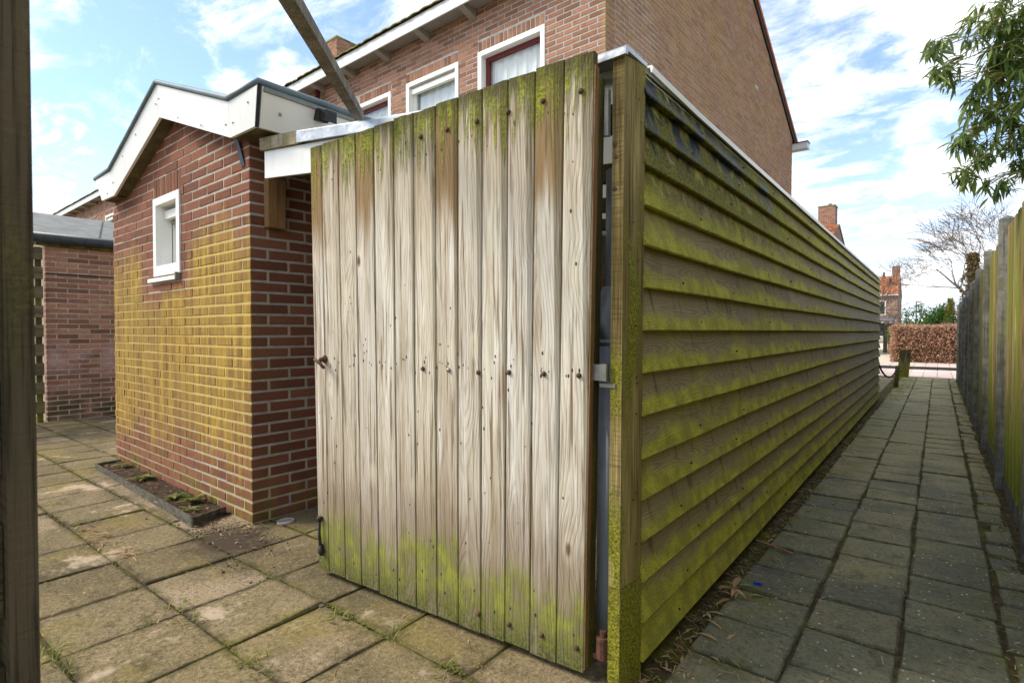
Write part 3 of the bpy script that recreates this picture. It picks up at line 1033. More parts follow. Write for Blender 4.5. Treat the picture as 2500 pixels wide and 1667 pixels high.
# ---- patio of 40 cm slabs
pb = MB(); pb.box(-10.2, -0.86, -1.3, 6.2, -0.2, -0.007)
patio = struct(pb.build('patio', M['joint']))
slab_meshes = []
for k in range(4):
    me = chamfer_box('tile', 0.392, 0.392, 0.05, 0.006, 0.003); me.materials.append(M['patio']); slab_meshes.append(me)
rnd = random.Random(3)
for i in range(-19, 5):
    for j in range(-3, 12):
        cx = -2.83 + 0.4 * i + 0.2
        cy = 0.528 + 0.402 * j + 0.2
        if cx > -1.0:
            continue
        if cy > 2.0 and not (-9.2 < cx < -5.4 and cy < 3.4) and not (-3.1 < cx and cy < 4.8):
            continue
        if cx < -5.7 and cy < 0.2:
            continue
        if -5.5 < cx < -3.3 and cy > 1.75:
            continue
        if cx > -0.86:
            continue
        o = place('tile', slab_meshes[rnd.randrange(4)], None, patio,
                  (cx + rnd.gauss(0, .0025), cy + rnd.gauss(0, .0025), -0.0240 + rnd.gauss(0, .002)),
                  (rnd.gauss(0, .006), rnd.gauss(0, .006), rnd.gauss(0, .009)))

# ---- alley of 30 cm slabs, three abreast
ab = MB(); ab.box(-0.86, 0.46, -1.0, 17.0, -0.2, -0.010)
alley = struct(ab.build('alley_path', M['joint']))
al_meshes = []
for k in range(4):
    me = chamfer_box('tile', 0.294, 0.294, 0.05, 0.006, 0.0025); me.materials.append(M['alley']); al_meshes.append(me)
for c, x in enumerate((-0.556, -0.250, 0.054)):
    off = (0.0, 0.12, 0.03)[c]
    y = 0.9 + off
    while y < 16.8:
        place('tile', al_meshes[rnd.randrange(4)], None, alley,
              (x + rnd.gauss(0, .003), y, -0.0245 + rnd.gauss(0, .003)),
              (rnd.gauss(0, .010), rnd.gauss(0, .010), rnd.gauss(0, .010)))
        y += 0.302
edge_meshes = []
for k in range(3):
    me = chamfer_box('tile', 0.115, 0.205, 0.05, 0.006, 0.003); me.materials.append(M['alley']); edge_meshes.append(me)
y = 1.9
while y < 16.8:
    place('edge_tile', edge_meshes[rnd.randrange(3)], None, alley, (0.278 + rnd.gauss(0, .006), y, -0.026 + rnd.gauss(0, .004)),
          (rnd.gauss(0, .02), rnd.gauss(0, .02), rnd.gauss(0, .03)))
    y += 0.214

# ---- street at the end of the alley
st = MB(); st.box(-60, 60, 17.02, 20.55, -0.3, -0.004)
street = struct(st.build('street', M['joint']))
pv = []
for k in range(2):
    me = chamfer_box('paver', 0.58, 0.27, 0.05, 0.006, 0.003); me.materials.append(M['paver']); pv.append(me)
for j in range(12):
    for i in range(-7, 4):
        place('paver', pv[(i + j) % 2], None, street, (0.6 * i + (0.3 if j % 2 else 0) + rnd.gauss(0, .004), 17.2 + 0.285 * j, -0.022 + rnd.gauss(0, .002)), (0, 0, rnd.gauss(0, .006)))
kb = MB()
kerb = struct(MB().box(-60, 60, 20.56, 20.70, -0.3, 0.08).build('kerb', M['kerb']))
sw = MB(); sw.box(-60, 60, 20.705, 23.6, -0.3, 0.058)
pavement = struct(sw.build('pavement', M['joint']))
for j in range(7):
    for i in range(-9, 5):
        place('tile', pv[0].copy() if False else pv[(i * 3 + j) % 2], None, pavement, (0.6 * i + (0.3 if j % 2 else 0), 20.88 + 0.4 * j, 0.042 + rnd.gauss(0, .002)), (0, 0, rnd.gauss(0, .005)))
struct(MB().box(-14, -1.35, 23.61, 60, -0.3, 0.05).build('driveway', M['sand']))

# ================================================================== BRICK SHED
SC = Vector((-3.207, 1.615, 0))
shed = tag(empty('brick_shed', SC, ROT), 'dark red brick shed with yellow lichen on its wall and white fascia', 'shed')
SW, SD = 2.56, 4.2                   # width and depth
BL, BH, BJ, BD = 0.232, 0.0538, 0.012, 0.10
WIN = (-1.545, -1.035, 1.566, 2.152)
PK = (-1.11, 2.66)                   # gable peak


def shed_top(x):
    return 2.275 + max(0, 0.385 * (1 - abs(x - PK[0]) / 1.08))


wb = MB()
core_wall(wb, 'x', -SW + 0.003, -0.003, 0.003, 0.095, 0, 2.30, [WIN])
wb.prism([(-2.2, 0.003, 2.30), (-0.02, 0.003, 2.30), (-1.11, 0.003, 2.70)], (0, 0.09, 0))
wb.box(-0.095, -0.003, 0.096, SD, 0, 2.30)
wb.box(-SW + 0.004, -SW + 0.095, 0.096, SD, 0, 2.30)
wb.box(-SW + 0.1, -0.1, SD - 0.1, SD, 0, 2.30)
shed_wall = wb.build('wall', M['mortar'], shed)
bricks = []
nc = int(2.72 / (BH + BJ)) + 1
SOLD = (-1.556, -1.024, 2.156, 2.30)
for c in range(nc):
    z0 = 0.006 + c * (BH + BJ); zc = z0 + BH / 2
    even = c % 2 == 0
    iv = run(0.0, SW, BL, BJ, BL) if even else [(0.0, 0.0)] + run(0.10 + BJ, SW, BL, BJ, BL)
    for (a, b) in iv:
        if b - a < 0.02:
            continue
        hs = []
        if zc > WIN[2] - 0.01 and zc < WIN[3] + 0.01:
            hs.append((-WIN[1], -WIN[0]))
        if SOLD[2] - 0.01 < zc < SOLD[3] + 0.01:
            hs.append((-SOLD[1], -SOLD[0]))
        for (p, q) in cut((a, b), hs, BJ):
            xm = -(p + q) / 2
            if z0 + BH > shed_top(xm) + 0.07:
                continue
            bricks.append(((xm, BD / 2, zc), (q - p, BD, BH), 0))
    if z0 < 2.28:
        iv = run(0.0, 1.7, BL, BJ, BL) if not even else run(0.10 + BJ, 1.7, BL, BJ, BL)
        for (a, b) in iv:
            bricks.append(((-BD / 2, (a + b) / 2, zc), (b - a, BD, BH), math.pi / 2))
for k in range(9):
    x = SOLD[0] + 0.03 + k * 0.0592
    bricks.append(((x, BD / 2, 2.229), (0.047, BD, 0.138), 0))
lay(shed, shed_wall, bricks, 'shed', M['brick'], M['brick_rest'], 300)

# window
win = empty('window'); win.parent = shed
x0, x1, z0, z1 = WIN
fr = MB()
F = 0.055
fr.box(x0, x0 + F, -0.012, 0.10, z0, z1); fr.box(x1 - F, x1, -0.012, 0.10, z0, z1)
fr.box(x0 + F, x1 - F, -0.012, 0.10, z1 - F, z1); fr.box(x0 + F, x1 - F, -0.012, 0.10, z0, z0 + F + 0.02)
fr.build('frame', M['white_paint'], win)
sa = MB()
a0, a1, b0, b1 = x0 + F, x1 - F, z0 + F + 0.02, z1 - F
sa.box(a0, a0 + 0.03, 0.105, 0.15, b0, b1); sa.box(a1 - 0.03, a1, 0.105, 0.15, b0, b1)
sa.box(a0, a1, 0.107, 0.15, b0, b0 + 0.03); sa.box(a0, a1, 0.107, 0.15, b1 - 0.03, b1)
sa.build('sash', M['white_paint'], win)
MB().box(a0 + 0.03, a1 - 0.03, 0.125, 0.129, b0 + 0.03, b1 - 0.03).build('pane', M['glass'], win)
MB().box(a0 + 0.008, a1 - 0.002, 0.045, 0.104, b1 - 0.095, b1 - 0.035).build('vent_strip', M['white_paint'], win)
MB().box(a0 + 0.03, a1, 0.085, 0.103, b1 - 0.13, b1 - 0.097).build('blind_box', M['galv'], win)
cu = MB()
n = 26
for i in range(n):
    xa = a0 + 0.02 + (a1 - a0 - 0.12) * i / n; xb = a0 + 0.02 + (a1 - a0 - 0.12) * (i + 1) / n
    ya = 0.18 + 0.014 * math.sin(i * 1.25); yb = 0.18 + 0.014 * math.sin((i + 1) * 1.25)
    cu.face([(xa, ya, b0), (xb, yb, b0), (xb, yb, b1), (xa, ya, b1)])
cu.build('curtain', M['curtain'], win)
MB().hexa([(x0 - 0.08, -0.028, z0 - 0.045), (x1 - 0.02, -0.028, z0 - 0.045), (x1 - 0.02, 0.05, z0 - 0.045), (x0 - 0.08, 0.05, z0 - 0.045),
           (x0 - 0.08, -0.028, z0 - 0.016), (x1 - 0.02, -0.028, z0 - 0.016), (x1 - 0.02, 0.05, z0 - 0.004), (x0 - 0.08, 0.05, z0 - 0.004)]).build('sill', M['white_paint'], win)
MB().box(x1 - 0.034, x1 - 0.017, -0.033, 0.0, z0 - 0.050, z0 + 0.004).build('sill_end', M['concrete'], win)
MB().box(x0 - 0.02, x1 + 0.02, 0.25, 0.27, z0, z1).build('back_screen', M['dark_pipe'], win)

# fascia panels, leaning out a little at the top
FT = [(-2.56, 2.462), (-2.15, 2.464), (-1.09, 2.868), (0.017, 2.46), (0.37, 2.454)]
FB = [(-2.476, 2.268), (-2.142, 2.262), (-1.112, 2.645), (-0.014, 2.26), (0.285, 2.256)]
for i in range(4):
    gap = 0.0012
    t0, t1, q0, q1 = FT[i], FT[i + 1], FB[i], FB[i + 1]
    yt, yb = -0.125, -0.10
    MB().hexa([(q0[0] + gap, yb, q0[1]), (q1[0] - gap, yb, q1[1]), (q1[0] - gap, yb + 0.018, q1[1]), (q0[0] + gap, yb + 0.018, q0[1]),
               (t0[0] + gap, yt, t0[1]), (t1[0] - gap, yt, t1[1]), (t1[0] - gap, yt + 0.018, t1[1]), (t0[0] + gap, yt + 0.018, t0[1])]).build('fascia_panel', M['white'], shed)
# side fascia towards the lean-to, seam strip, left return
MB().hexa([(0.267, -0.078, 2.256), (0.285, -0.078, 2.256), (0.285, SD, 2.256), (0.267, SD, 2.256),
           (0.352, -0.100, 2.454), (0.370, -0.100, 2.454), (0.370, SD, 2.454), (0.352, SD, 2.454)]).build('side_fascia', M['cream'], shed)
MB().hexa([(0.2865, -0.104, 2.252), (0.2925, -0.104, 2.252), (0.2925, -0.086, 2.252), (0.2865, -0.086, 2.252),
           (0.3715, -0.129, 2.456), (0.3775, -0.129, 2.456), (0.3775, -0.108, 2.456), (0.3715, -0.108, 2.456)]).build('corner_strip', M['black'], shed)
MB().hexa([(-2.494, -0.08, 2.268), (-2.478, -0.08, 2.268), (-2.478, SD, 2.268), (-2.494, SD, 2.268),
           (-2.578, -0.10, 2.462), (-2.562, -0.10, 2.462), (-2.562, SD, 2.462), (-2.578, SD, 2.462)]).build('side_fascia', M['white'], shed)
sof = MB()
sof.box(-0.02, 0.266, -0.078, SD, 2.262, 2.276)
sof.box(-2.475, -2.2, -0.078, SD, 2.27, 2.284)
for (a, b) in ((1, 2), (2, 3)):
    p, q = FB[a], FB[b]
    sof.hexa([(p[0], -0.08, p[1] + 0.006), (q[0], -0.08, q[1] + 0.006), (q[0], 0.02, q[1] + 0.006), (p[0], 0.02, p[1] + 0.006),
              (p[0], -0.08, p[1] + 0.018), (q[0], -0.08, q[1] + 0.018), (q[0], 0.02, q[1] + 0.018), (p[0], 0.02, p[1] + 0.018)])
sof.build('soffit', M['dark_timber'], shed)
rf = MB()
for i in range(4):
    p, q = FT[i], FT[i + 1]
    rf.hexa([(p[0], -0.09, p[1] - 0.03), (q[0], -0.09, q[1] - 0.03), (q[0], SD, q[1] - 0.03), (p[0], SD, p[1] - 0.03),
             (p[0], -0.09, p[1] - 0.006), (q[0], -0.09, q[1] - 0.006), (q[0], SD, q[1] - 0.006), (p[0], SD, p[1] - 0.006)])
rf.build('roof', M['felt'], shed)
tr = MB()
pts = [(x, -0.125, z + 0.008) for x, z in FT]
tr.tube([(-2.575, 0.6, 2.47), (-2.585, -0.122, 2.47)] + pts[1:-1] + [(0.365, -0.122, 2.466), (0.372, 0.6, 2.464), (0.372, SD, 2.464)], 0.019, 10)
tr.build('roof_trim', M['teal_trim'], shed, smooth=True)
# screws in the panels
sc = MB()
for (x, z, y) in [(-2.30, 2.30, -0.106), (-2.12, 2.36, -0.112), (-1.85, 2.52, -0.118), (-1.55, 2.62, -0.118), (-1.14, 2.74, -0.116), (-1.08, 2.76, -0.116), (-0.75, 2.55, -0.112), (-0.40, 2.42, -0.108),
                  (-0.05, 2.34, -0.110), (0.04, 2.33, -0.110), (0.24, 2.39, -0.118)]:
    sc.lathe([(0.0065, 0), (0.0065, 0.002), (0.003, 0.004)], 8, (x, y, z), '-y')
sc.build('screw', M['galv'], shed)
for (y, z) in [(0.02, 2.345), (0.05, 2.438), (0.52, 2.425)]:
    t = (z - 2.256) / 0.198
    MB().lathe([(0.010, 0), (0.010, 0.002), (0.004, 0.005)], 10, (0.286 + 0.085 * t, y, z), 'x').build('screw', M['galv'], shed)
# rain spout on the side fascia
sp = MB()
sp.hexa([(0.335, 0.215, 2.368), (0.395, 0.215, 2.352), (0.395, 0.275, 2.352), (0.335, 0.275, 2.368),
         (0.352, 0.215, 2.430), (0.400, 0.215, 2.420), (0.400, 0.275, 2.420), (0.352, 0.275, 2.430)])
for (xa, xb, wa, wb2, za, zb2, ha, hb2) in ((0.397, 0.425, 0.026, 0.021, 2.358, 2.350, 0.055, 0.044), (0.4255, 0.47, 0.021, 0.036, 2.350, 2.330, 0.044, 0.066)):
    sp.hexa([(xa, 0.245 - wa, za), (xb, 0.245 - wb2, zb2), (xb, 0.245 + wb2, zb2), (xa, 0.245 + wa, za),
             (xa, 0.245 - wa, za + ha), (xb, 0.245 - wb2, zb2 + hb2), (xb, 0.245 + wb2, zb2 + hb2), (xa, 0.245 + wa, za + ha)])
sp.build('rain_spout', M['black'], shed)
st_ = MB()
st_.hexa([(-0.085, -0.006, 2.125), (-0.045, -0.006, 2.13), (-0.045, -0.001, 2.13), (-0.085, -0.001, 2.125),
          (-0.155, -0.03, 2.36), (-0.115, -0.03, 2.36), (-0.115, -0.024, 2.36), (-0.155, -0.024, 2.36)])
st_.build('metal_strap', M['black'], shed)
# timber plate screwed to the side wall under the lean-to
MB().box(0.003, 0.06, 0.085, 0.19, 1.77, 2.06).build('timber_plate', M['rough_timber'], shed)

# ================================================================== LEAN-TO ROOF between shed and siding
lean = tag(empty('lean_to', (-2.0, 1.7, 0)), 'lean-to roof with white front board and dull zinc edge behind the gate', 'lean-to roof')


def rel(o, p):
    return (p[0] - o.location[0], p[1] - o.location[1], p[2] - o.location[2])


fx0, fx1 = -3.04, -0.86
MB().hexa([rel(lean, p) for p in [(fx0, 1.62, 2.02), (fx1, 1.62, 1.79), (fx1, 1.638, 1.79), (fx0, 1.638, 2.02),
                                  (fx0, 1.62, 2.172), (fx1, 1.62, 1.94), (fx1, 1.638, 1.94), (fx0, 1.638, 2.172)]]).build('front_board', M['white'], lean)
zt = [(-2.67, 1.595, 2.205), (-2.2, 1.59, 2.138), (-1.657, 1.585, 2.066), (-1.2, 1.57, 2.036), (-0.768, 1.56, 2.034)]
zm = MB()
for i in range(len(zt) - 1):
    a, b = Vector(zt[i]), Vector(zt[i + 1])
    ha = 0.068 if i == 0 else 0.06
    n = len(zm.v)
    for p, hz2 in ((a, 0.066 - 0.009 * i), (b, 0.066 - 0.009 * (i + 1))):
        sec = [(0.0, -hz2), (0.0, -0.010), (0.005, -0.003), (0.014, 0.0), (0.16, -0.001), (0.16, -0.015), (0.02, -0.016), (0.012, -hz2)]
        for (dy, dz) in sec:
            zm.v.append(rel(lean, (p.x, p.y + dy, p.z + dz)))
    k = len(sec)
    for j in range(k):
        zm.f.append((n + j, n + (j + 1) % k, n + k + (j + 1) % k, n + k + j)); zm.r.append(0)
    if i == len(zt) - 2:
        zm.f.append(tuple(n + k + j for j in range(k))); zm.r.append(0)
    if i == 0:
        zm.f.append(tuple(n + j for j in reversed(range(k)))); zm.r.append(0)
zm.build('zinc_edge', M['zinc'], lean)
MB().hexa([rel(lean, p) for p in [(-3.06, 1.602, 2.176), (-2.672, 1.602, 2.137), (-2.672, 1.70, 2.137), (-3.06, 1.70, 2.176),
                                  (-3.06, 1.60, 2.244), (-2.672, 1.60, 2.203), (-2.672, 1.70, 2.203), (-3.06, 1.70, 2.244)]]).build('edge_block', M['mossy_block'], lean)
rs = MB()
rs.hexa([rel(lean, p) for p in [(-3.1, 1.66, 2.19), (-0.79, 1.66, 1.985), (-0.79, 10.9, 1.985), (-3.1, 5.1, 2.19),
                                (-3.1, 1.66, 2.225), (-0.79, 1.66, 2.010), (-0.79, 10.9, 2.010), (-3.1, 5.1, 2.225)]])
rs.build('roof_sheet', M['roof_plastic'], lean)
for y in (1.85, 2.6, 3.4, 4.2):
    MB().hexa([rel(lean, p) for p in [(-3.1, y, 2.09), (-0.84, y, 1.885), (-0.84, y + 0.06, 1.885), (-3.1, y + 0.06, 2.09),
                                      (-3.1, y, 2.185), (-0.84, y, 1.98), (-0.84, y + 0.06, 1.98), (-3.1, y + 0.06, 2.185)]]).build('rafter', M['dark_timber'], lean)
MB().box(-0.868 + 2.0, -0.832 + 2.0, 1.70 - 1.7, 1.79 - 1.7, 0, 1.965).build('upright', M['damp_timber'], lean)

# ================================================================== SIDING WALL along the alley
WX = -0.80
WALL_END = 11.1
sid = tag(empty('weatherboard_wall', (WX, 1.70, 0)), 'long green wall of overlapping weatherboards along the alley', 'wall')
ZB = [0.046, 0.180, 0.315, 0.447, 0.586, 0.726, 0.869, 1.011, 1.151, 1.293, 1.432, 1.566, 1.698, 1.815, 1.925]
ZT = ZB[1:] + [2.03]
rs_ = random.Random(11)
for i, (zb, zt_) in enumerate(zip(ZB, ZT)):
    hgt = zt_ - zb + 0.022 if i < 14 else zt_ - zb
    # lengths of board in this course
    cuts = [0.0]
    first = rs_.choice([2.3, 3.6, 4.7, 1.9, 3.1])
    y = first
    while y < WALL_END - 1.70 - 0.8:
        cuts.append(y); y += rs_.uniform(2.6, 4.2)
    cuts.append(WALL_END - 1.70)
    for k in range(len(cuts) - 1):
        y0, y1 = cuts[k] + (0.0015 if k else 0.0), cuts[k + 1] - 0.0015
        mb = MB()
        n = max(2, int((y1 - y0) / 0.45))
        prev = None
        rows = []
        ph = rs_.uniform(0, 100)
        for s in range(n + 1):
            yy = (y1 - y0) * s / n
            wv = 0.007 * wnoise(yy * 1.3 + ph, i * 3.1)
            wz = 0.006 * wnoise(yy * 0.9 + ph, i * 7.7, 4)
            cup = 0.002 * wnoise(yy * 2.1 + ph, 9.0)
            # tapered board: thin at the top, thick lip at the bottom
            rows.append([(0.034 + wv, yy, wz), (0.037 + wv, yy, 0.004 + wz), (0.019 + wv * 0.5 + cup, yy, hgt * 0.48), (0.002, yy, hgt + wz * 0.4), (-0.010, yy, hgt + wz * 0.4), (0.014 + wv, yy, wz + 0.001)])
        s0 = len(mb.v)
        for rr in rows:
            mb.v += rr
        m_ = 6
        for s in range(n):
            for q in range(m_):
                a = s0 + s * m_ + q; b = s0 + s * m_ + (q + 1) % m_
                mb.f.append((a, b, b + m_, a + m_)); mb.r.append(0)
        mb.f.append(tuple(s0 + q for q in range(m_))); mb.r.append(0)
        mb.f.append(tuple(s0 + n * m_ + q for q in reversed(range(m_)))); mb.r.append(0)
        mb.build('weatherboard', M['siding'], sid, loc=(0, y0, zb))
MB().box(-0.06, -0.012, 0.0, WALL_END - 1.7, 0.0, 1.99).build('backing', M['dark_timber'], sid)
MB().box(-0.011, -0.002, 0.02, WALL_END - 1.7, -0.02, 0.055).build('base_board', M['tar'], sid)  # near-black colour paints the dark gap and soil under the lowest board
bn = MB()
for i, (zb, zt_) in enumerate(zip(ZB, ZT)):
    y = 0.35 + 0.1 * (i % 3)
    while y < WALL_END - 1.8:
        if random.random() < 0.8:
            bn.lathe([(0.005, 0), (0.005, 0.0315), (0.002, 0.033)], 6, (0.0, y + random.gauss(0, .02), zb + 0.035 + random.gauss(0, .006)), 'x')
        y += 0.62
bn.build('nail', M['dark_iron'], sid, kind='stuff')
# corner boards
cb = MB()
cb.hexa([(-0.03, -0.125, 0.33), (0.010, -0.125, 0.33), (0.024, 0.004, 0.33), (-0.03, 0.004, 0.33),
         (-0.022, -0.12, 2.012), (0.018, -0.12, 2.012), (0.031, 0.006, 2.022), (-0.02, 0.006, 2.022)])
cb2 = MB()
cb.build('corner_board', M['corner_board'], sid)
cb2.hexa([(-0.032, -0.127, -0.02), (0.010, -0.127, -0.02), (0.025, 0.003, -0.02), (-0.032, 0.003, -0.02),
          (-0.03, -0.126, 0.327), (0.011, -0.126, 0.327), (0.026, 0.003, 0.327), (-0.03, 0.003, 0.327)])
cb2.build('corner_board', M['corner_board'], sid)['label'] = 'short mossy lower piece of the corner board'
for (y, z) in [(-0.128, 1.74), (-0.128, 1.70), (-0.128, 1.60)]:
    x = -0.014 + (0.004 if z < 1.72 else 0) - (0.004 if z < 1.65 else 0)
    MB().lathe([(0.0075, 0), (0.0075, 0.003), (0.003, 0.004)], 10, (x, -0.1205, z), '-y').build('screw', M['rust'], sid)
nm = MB()
for z, y in [(1.9, -0.03), (1.83, -0.02), (1.5, -0.06), (1.38, -0.03), (1.17, -0.04), (1.0, -0.035), (0.98, -0.03), (0.88, -0.035), (0.62, -0.03), (0.6, -0.05), (0.45, -0.03), (0.22, -0.04), (0.13, -0.04)]:
    nm.lathe([(0.004, 0), (0.004, 0.022 + 0.11 * (y + 0.03) + 0.003 * z), (0.001, 0.023 + 0.11 * (y + 0.03) + 0.003 * z)], 6, (0.0, y, z), 'x')
nm.build('nail', M['rust'], sid, kind='stuff')
# white metal roof edge over the siding
fl = MB()
sec = [(0.030, -0.012), (0.034, 0.006), (0.028, 0.012), (-0.03, 0.016), (-0.03, 0.010), (0.022, 0.006), (0.026, -0.012)]
ys = [0.06, 0.5, 1.2, 2.4, 4.0, 6.0, 8.0, WALL_END - 1.68]
for y in ys:
    dz = 0.004 * wnoise(y * 1.7, 3.3)
    if y < 0.1:
        dz = 0.01
    fl.v += [(x, y, 2.022 + z + dz) for x, z in sec]
for s in range(len(ys) - 1):
    for q in range(7):
        a = s * 7 + q; b = s * 7 + (q + 1) % 7
        fl.f.append((a, b, b + 7, a + 7)); fl.r.append(0)
fl.f.append(tuple(range(6, -1, -1))); fl.f.append(tuple(range(len(fl.v) - 7, len(fl.v)))); fl.r += [0, 0]
fl.build('roof_edge', M['white'], sid)

# ================================================================== PLANK GATE
G0 = Vector((-2.30, 1.473, 0.0)); G1 = Vector((-0.906, 1.55, 0.0))
gate = tag(empty('plank_gate', G0, math.atan2(G1.y - G0.y, G1.x - G0.x)), 'pale weathered gate of upright tongue-and-groove boards, green at its foot', 'gate')
GW = (G1 - G0).length                 # 1.396 at the foot
GT = 1.449                            # a little wider at the head
xt = [-2.372, -2.286, -2.159, -2.039, -1.916, -1.793, -1.674, -1.551, -1.432, -1.312, -1.193, -1.076, -0.959, -0.845]
fr_ = [(x - xt[0]) / (xt[-1] - xt[0]) for x in xt]
rg = random.Random(5)
GZ0, GZ1 = 0.030, 1.992
TOPY = -0.030                         # the head leans towards the camera
plank_x = []
for i in range(13):
    b0, b1 = fr_[i] * GW, fr_[i + 1] * GW
    t0, t1 = 0.008 + fr_[i] * GT - 0.012, 0.008 + fr_[i + 1] * GT - 0.012
    cxm = (b0 + b1) / 2
    plank_x.append(cxm)
    gp = 0.0012
    topz = GZ1 + 0.034 * i / 12 + rg.uniform(-0.003, 0.004)
    th = 0.024; ch = 0.003
    secs = []
    zs = [GZ0 + rg.uniform(-0.004, 0.006), 0.3, 0.7, 1.1, 1.5, 1.85, topz]
    mb = MB()
    nseg = 5
    rows = []
    for z in zs:
        t = (z - GZ0) / (GZ1 - GZ0)
        l = b0 + (t0 - b0) * t + gp - cxm; r_ = b1 + (t1 - b1) * t - gp - cxm
        yf = TOPY * t
        row = [(l, yf + th, z), (l, yf + ch, z), (l + ch, yf, z)]
        for k in range(1, nseg):
            row.append((l + (r_ - l) * k / nseg, yf, z))
        row += [(r_ - ch, yf, z), (r_, yf + ch, z), (r_, yf + th, z)]
        rows.append(row)
    # ragged sawn head
    rows[-1] = [(x, y, z + (rg.uniform(-0.005, 0.002) if 2 <= k <= 6 else 0)) for k, (x, y, z) in enumerate(rows[-1])]
    m_ = len(rows[0])
    for rr in rows:
        mb.v += rr
    for s in range(len(zs) - 1):
        for q in range(m_):
            a = s * m_ + q; b = s * m_ + (q + 1) % m_
            mb.f.append((a, b, b + m_, a + m_)); mb.r.append(0)
    mb.f.append(tuple(range(m_ - 1, -1, -1))); mb.r.append(0)
    o_ = len(mb.v) - m_
    mb.f.append(tuple(range(o_, o_ + m_))); mb.r.append(0)
    mb.build('plank', M['gate'], gate, loc=(cxm, 0, 0))
MB().hexa([(0.03, 0.0245, 0.06), (GW - 0.03, 0.0245, 0.06), (GW - 0.03, 0.03, 0.06), (0.03, 0.03, 0.06),
           (0.03, 0.0245 + TOPY, 1.96), (GT - 0.05, 0.0245 + TOPY, 1.96), (GT - 0.05, 0.03 + TOPY, 1.96), (0.03, 0.03 + TOPY, 1.96)]).build('tongue_strip', M['damp_timber'], gate)
MB().hexa([(GW - 0.0006, 0.001, 0.04), (GW + 0.003, 0.001, 0.04), (GW + 0.003, 0.027, 0.04), (GW - 0.0006, 0.027, 0.04),
           (GT - 0.0046, 0.001 + TOPY, 1.98), (GT - 0.001, 0.001 + TOPY, 1.98), (GT - 0.001, 0.027 + TOPY, 1.98), (GT - 0.0046, 0.027 + TOPY, 1.98)]).build('edge_strip', M['fresh_edge'], gate)
MB().hexa([(GW - 0.05, 0.031, 0.03), (GW + 0.001, 0.031, 0.03), (GW + 0.001, 0.072, 0.03), (GW - 0.05, 0.072, 0.03),
           (GT - 0.05, 0.031 + TOPY, 1.96), (GT - 0.003, 0.031 + TOPY, 1.96), (GT - 0.003, 0.072 + TOPY, 1.96), (GT - 0.05, 0.072 + TOPY, 1.96)]).build('stile', M['damp_timber'], gate)
for z in (0.13, 1.0, 1.80):
    t = (z - GZ0) / (GZ1 - GZ0)
    MB().box(0.02, GW - 0.052, 0.032 + TOPY * t, 0.07 + TOPY * t, z - 0.06, z + 0.06).build('rail', M['damp_timber'], gate)


def gate_bolt(wx, z, mat='rust', r=0.0092):
    u = (wx - G0.x) / math.cos(gate.rotation_euler[2])
    t = (z - GZ0) / (GZ1 - GZ0)
    MB().lathe([(r, 0), (r, 0.002), (r * 0.85, 0.006), (r * 0.5, 0.0085)], 12, (u, TOPY * t - 0.0005, z), '-y').build('coach_bolt', M[mat], gate, smooth=True)


for x, z in [(-1.601, 1.905), (-1.465, 1.905), (-1.324, 1.905), (-1.186, 1.908), (-1.045, 1.912), (-0.905, 1.910)]:
    gate_bolt(x, z)
for x, z in [(-1.329, .999), (-1.193, 1.005), (-1.049, 1.006), (-0.917, 1.007), (-1.607, 1.002)]:
    gate_bolt(x, z)
gate_bolt(-1.472, 1.002, 'galv')
for x, z in [(-0.931, .107), (-1.065, .106), (-1.202, .102), (-1.341, .098)]:
    gate_bolt(x, z)
nl = MB()
for i, px_ in enumerate(plank_x):
    for k in range(rg.randrange(10, 14)):
        z = rg.gauss(1.02, 0.022) if k < 4 else (rg.gauss(1.86, 0.03) if k < 6 else (rg.gauss(0.12, 0.03) if k < 7 else rg.uniform(0.1, 1.9)))
        t = (z - GZ0) / (GZ1 - GZ0)
        rr = rg.uniform(0.0018, 0.0042)
        y0_ = TOPY * t - 0.0004
        x_ = px_ + rg.uniform(-0.042, 0.042)
        nl.prism([(x_ - rr, y0_, z), (x_ - rr * .5, y0_, z - rr * 1.5), (x_ + rr * .5, y0_, z - rr * 1.5), (x_ + rr, y0_, z), (x_ + rr * .4, y0_, z + rr * 1.8), (x_ - rr * .4, y0_, z + rr * 1.8)], (0, 0.004, 0))
nl.build('nail', M['dark_iron'], gate, kind='stuff')
hd = MB()
hd.lathe([(0.019, 0), (0.019, 0.003), (0.012, 0.012), (0.008, 0.03)], 12, (0.079, -0.015, 1.022), '-y')
hd.tube([(0.050, -0.052, 1.022), (0.079, -0.046, 1.008), (0.116, -0.05, 0.985)], [0.007, 0.008, 0.0065], 8)
hd.build('latch_handle', M['rust'], gate, smooth=True)
hb = MB()
hb.tube([(0.030, -0.014, 0.285), (0.030, -0.014, 0.268)], [0.014, 0.011], 8)
hb.tube([(0.030, -0.014, 0.272), (0.031, -0.018, 0.2), (0.034, -0.014, 0.15)], [0.0075, 0.0075, 0.0085], 8)
hb.tube([(0.034, -0.012, 0.155), (0.036, -0.012, 0.125), (0.038, -0.010, 0.105)], [0.010, 0.017, 0.008], 8)
hb.build('drop_bolt', M['dark_iron'], gate, smooth=True)
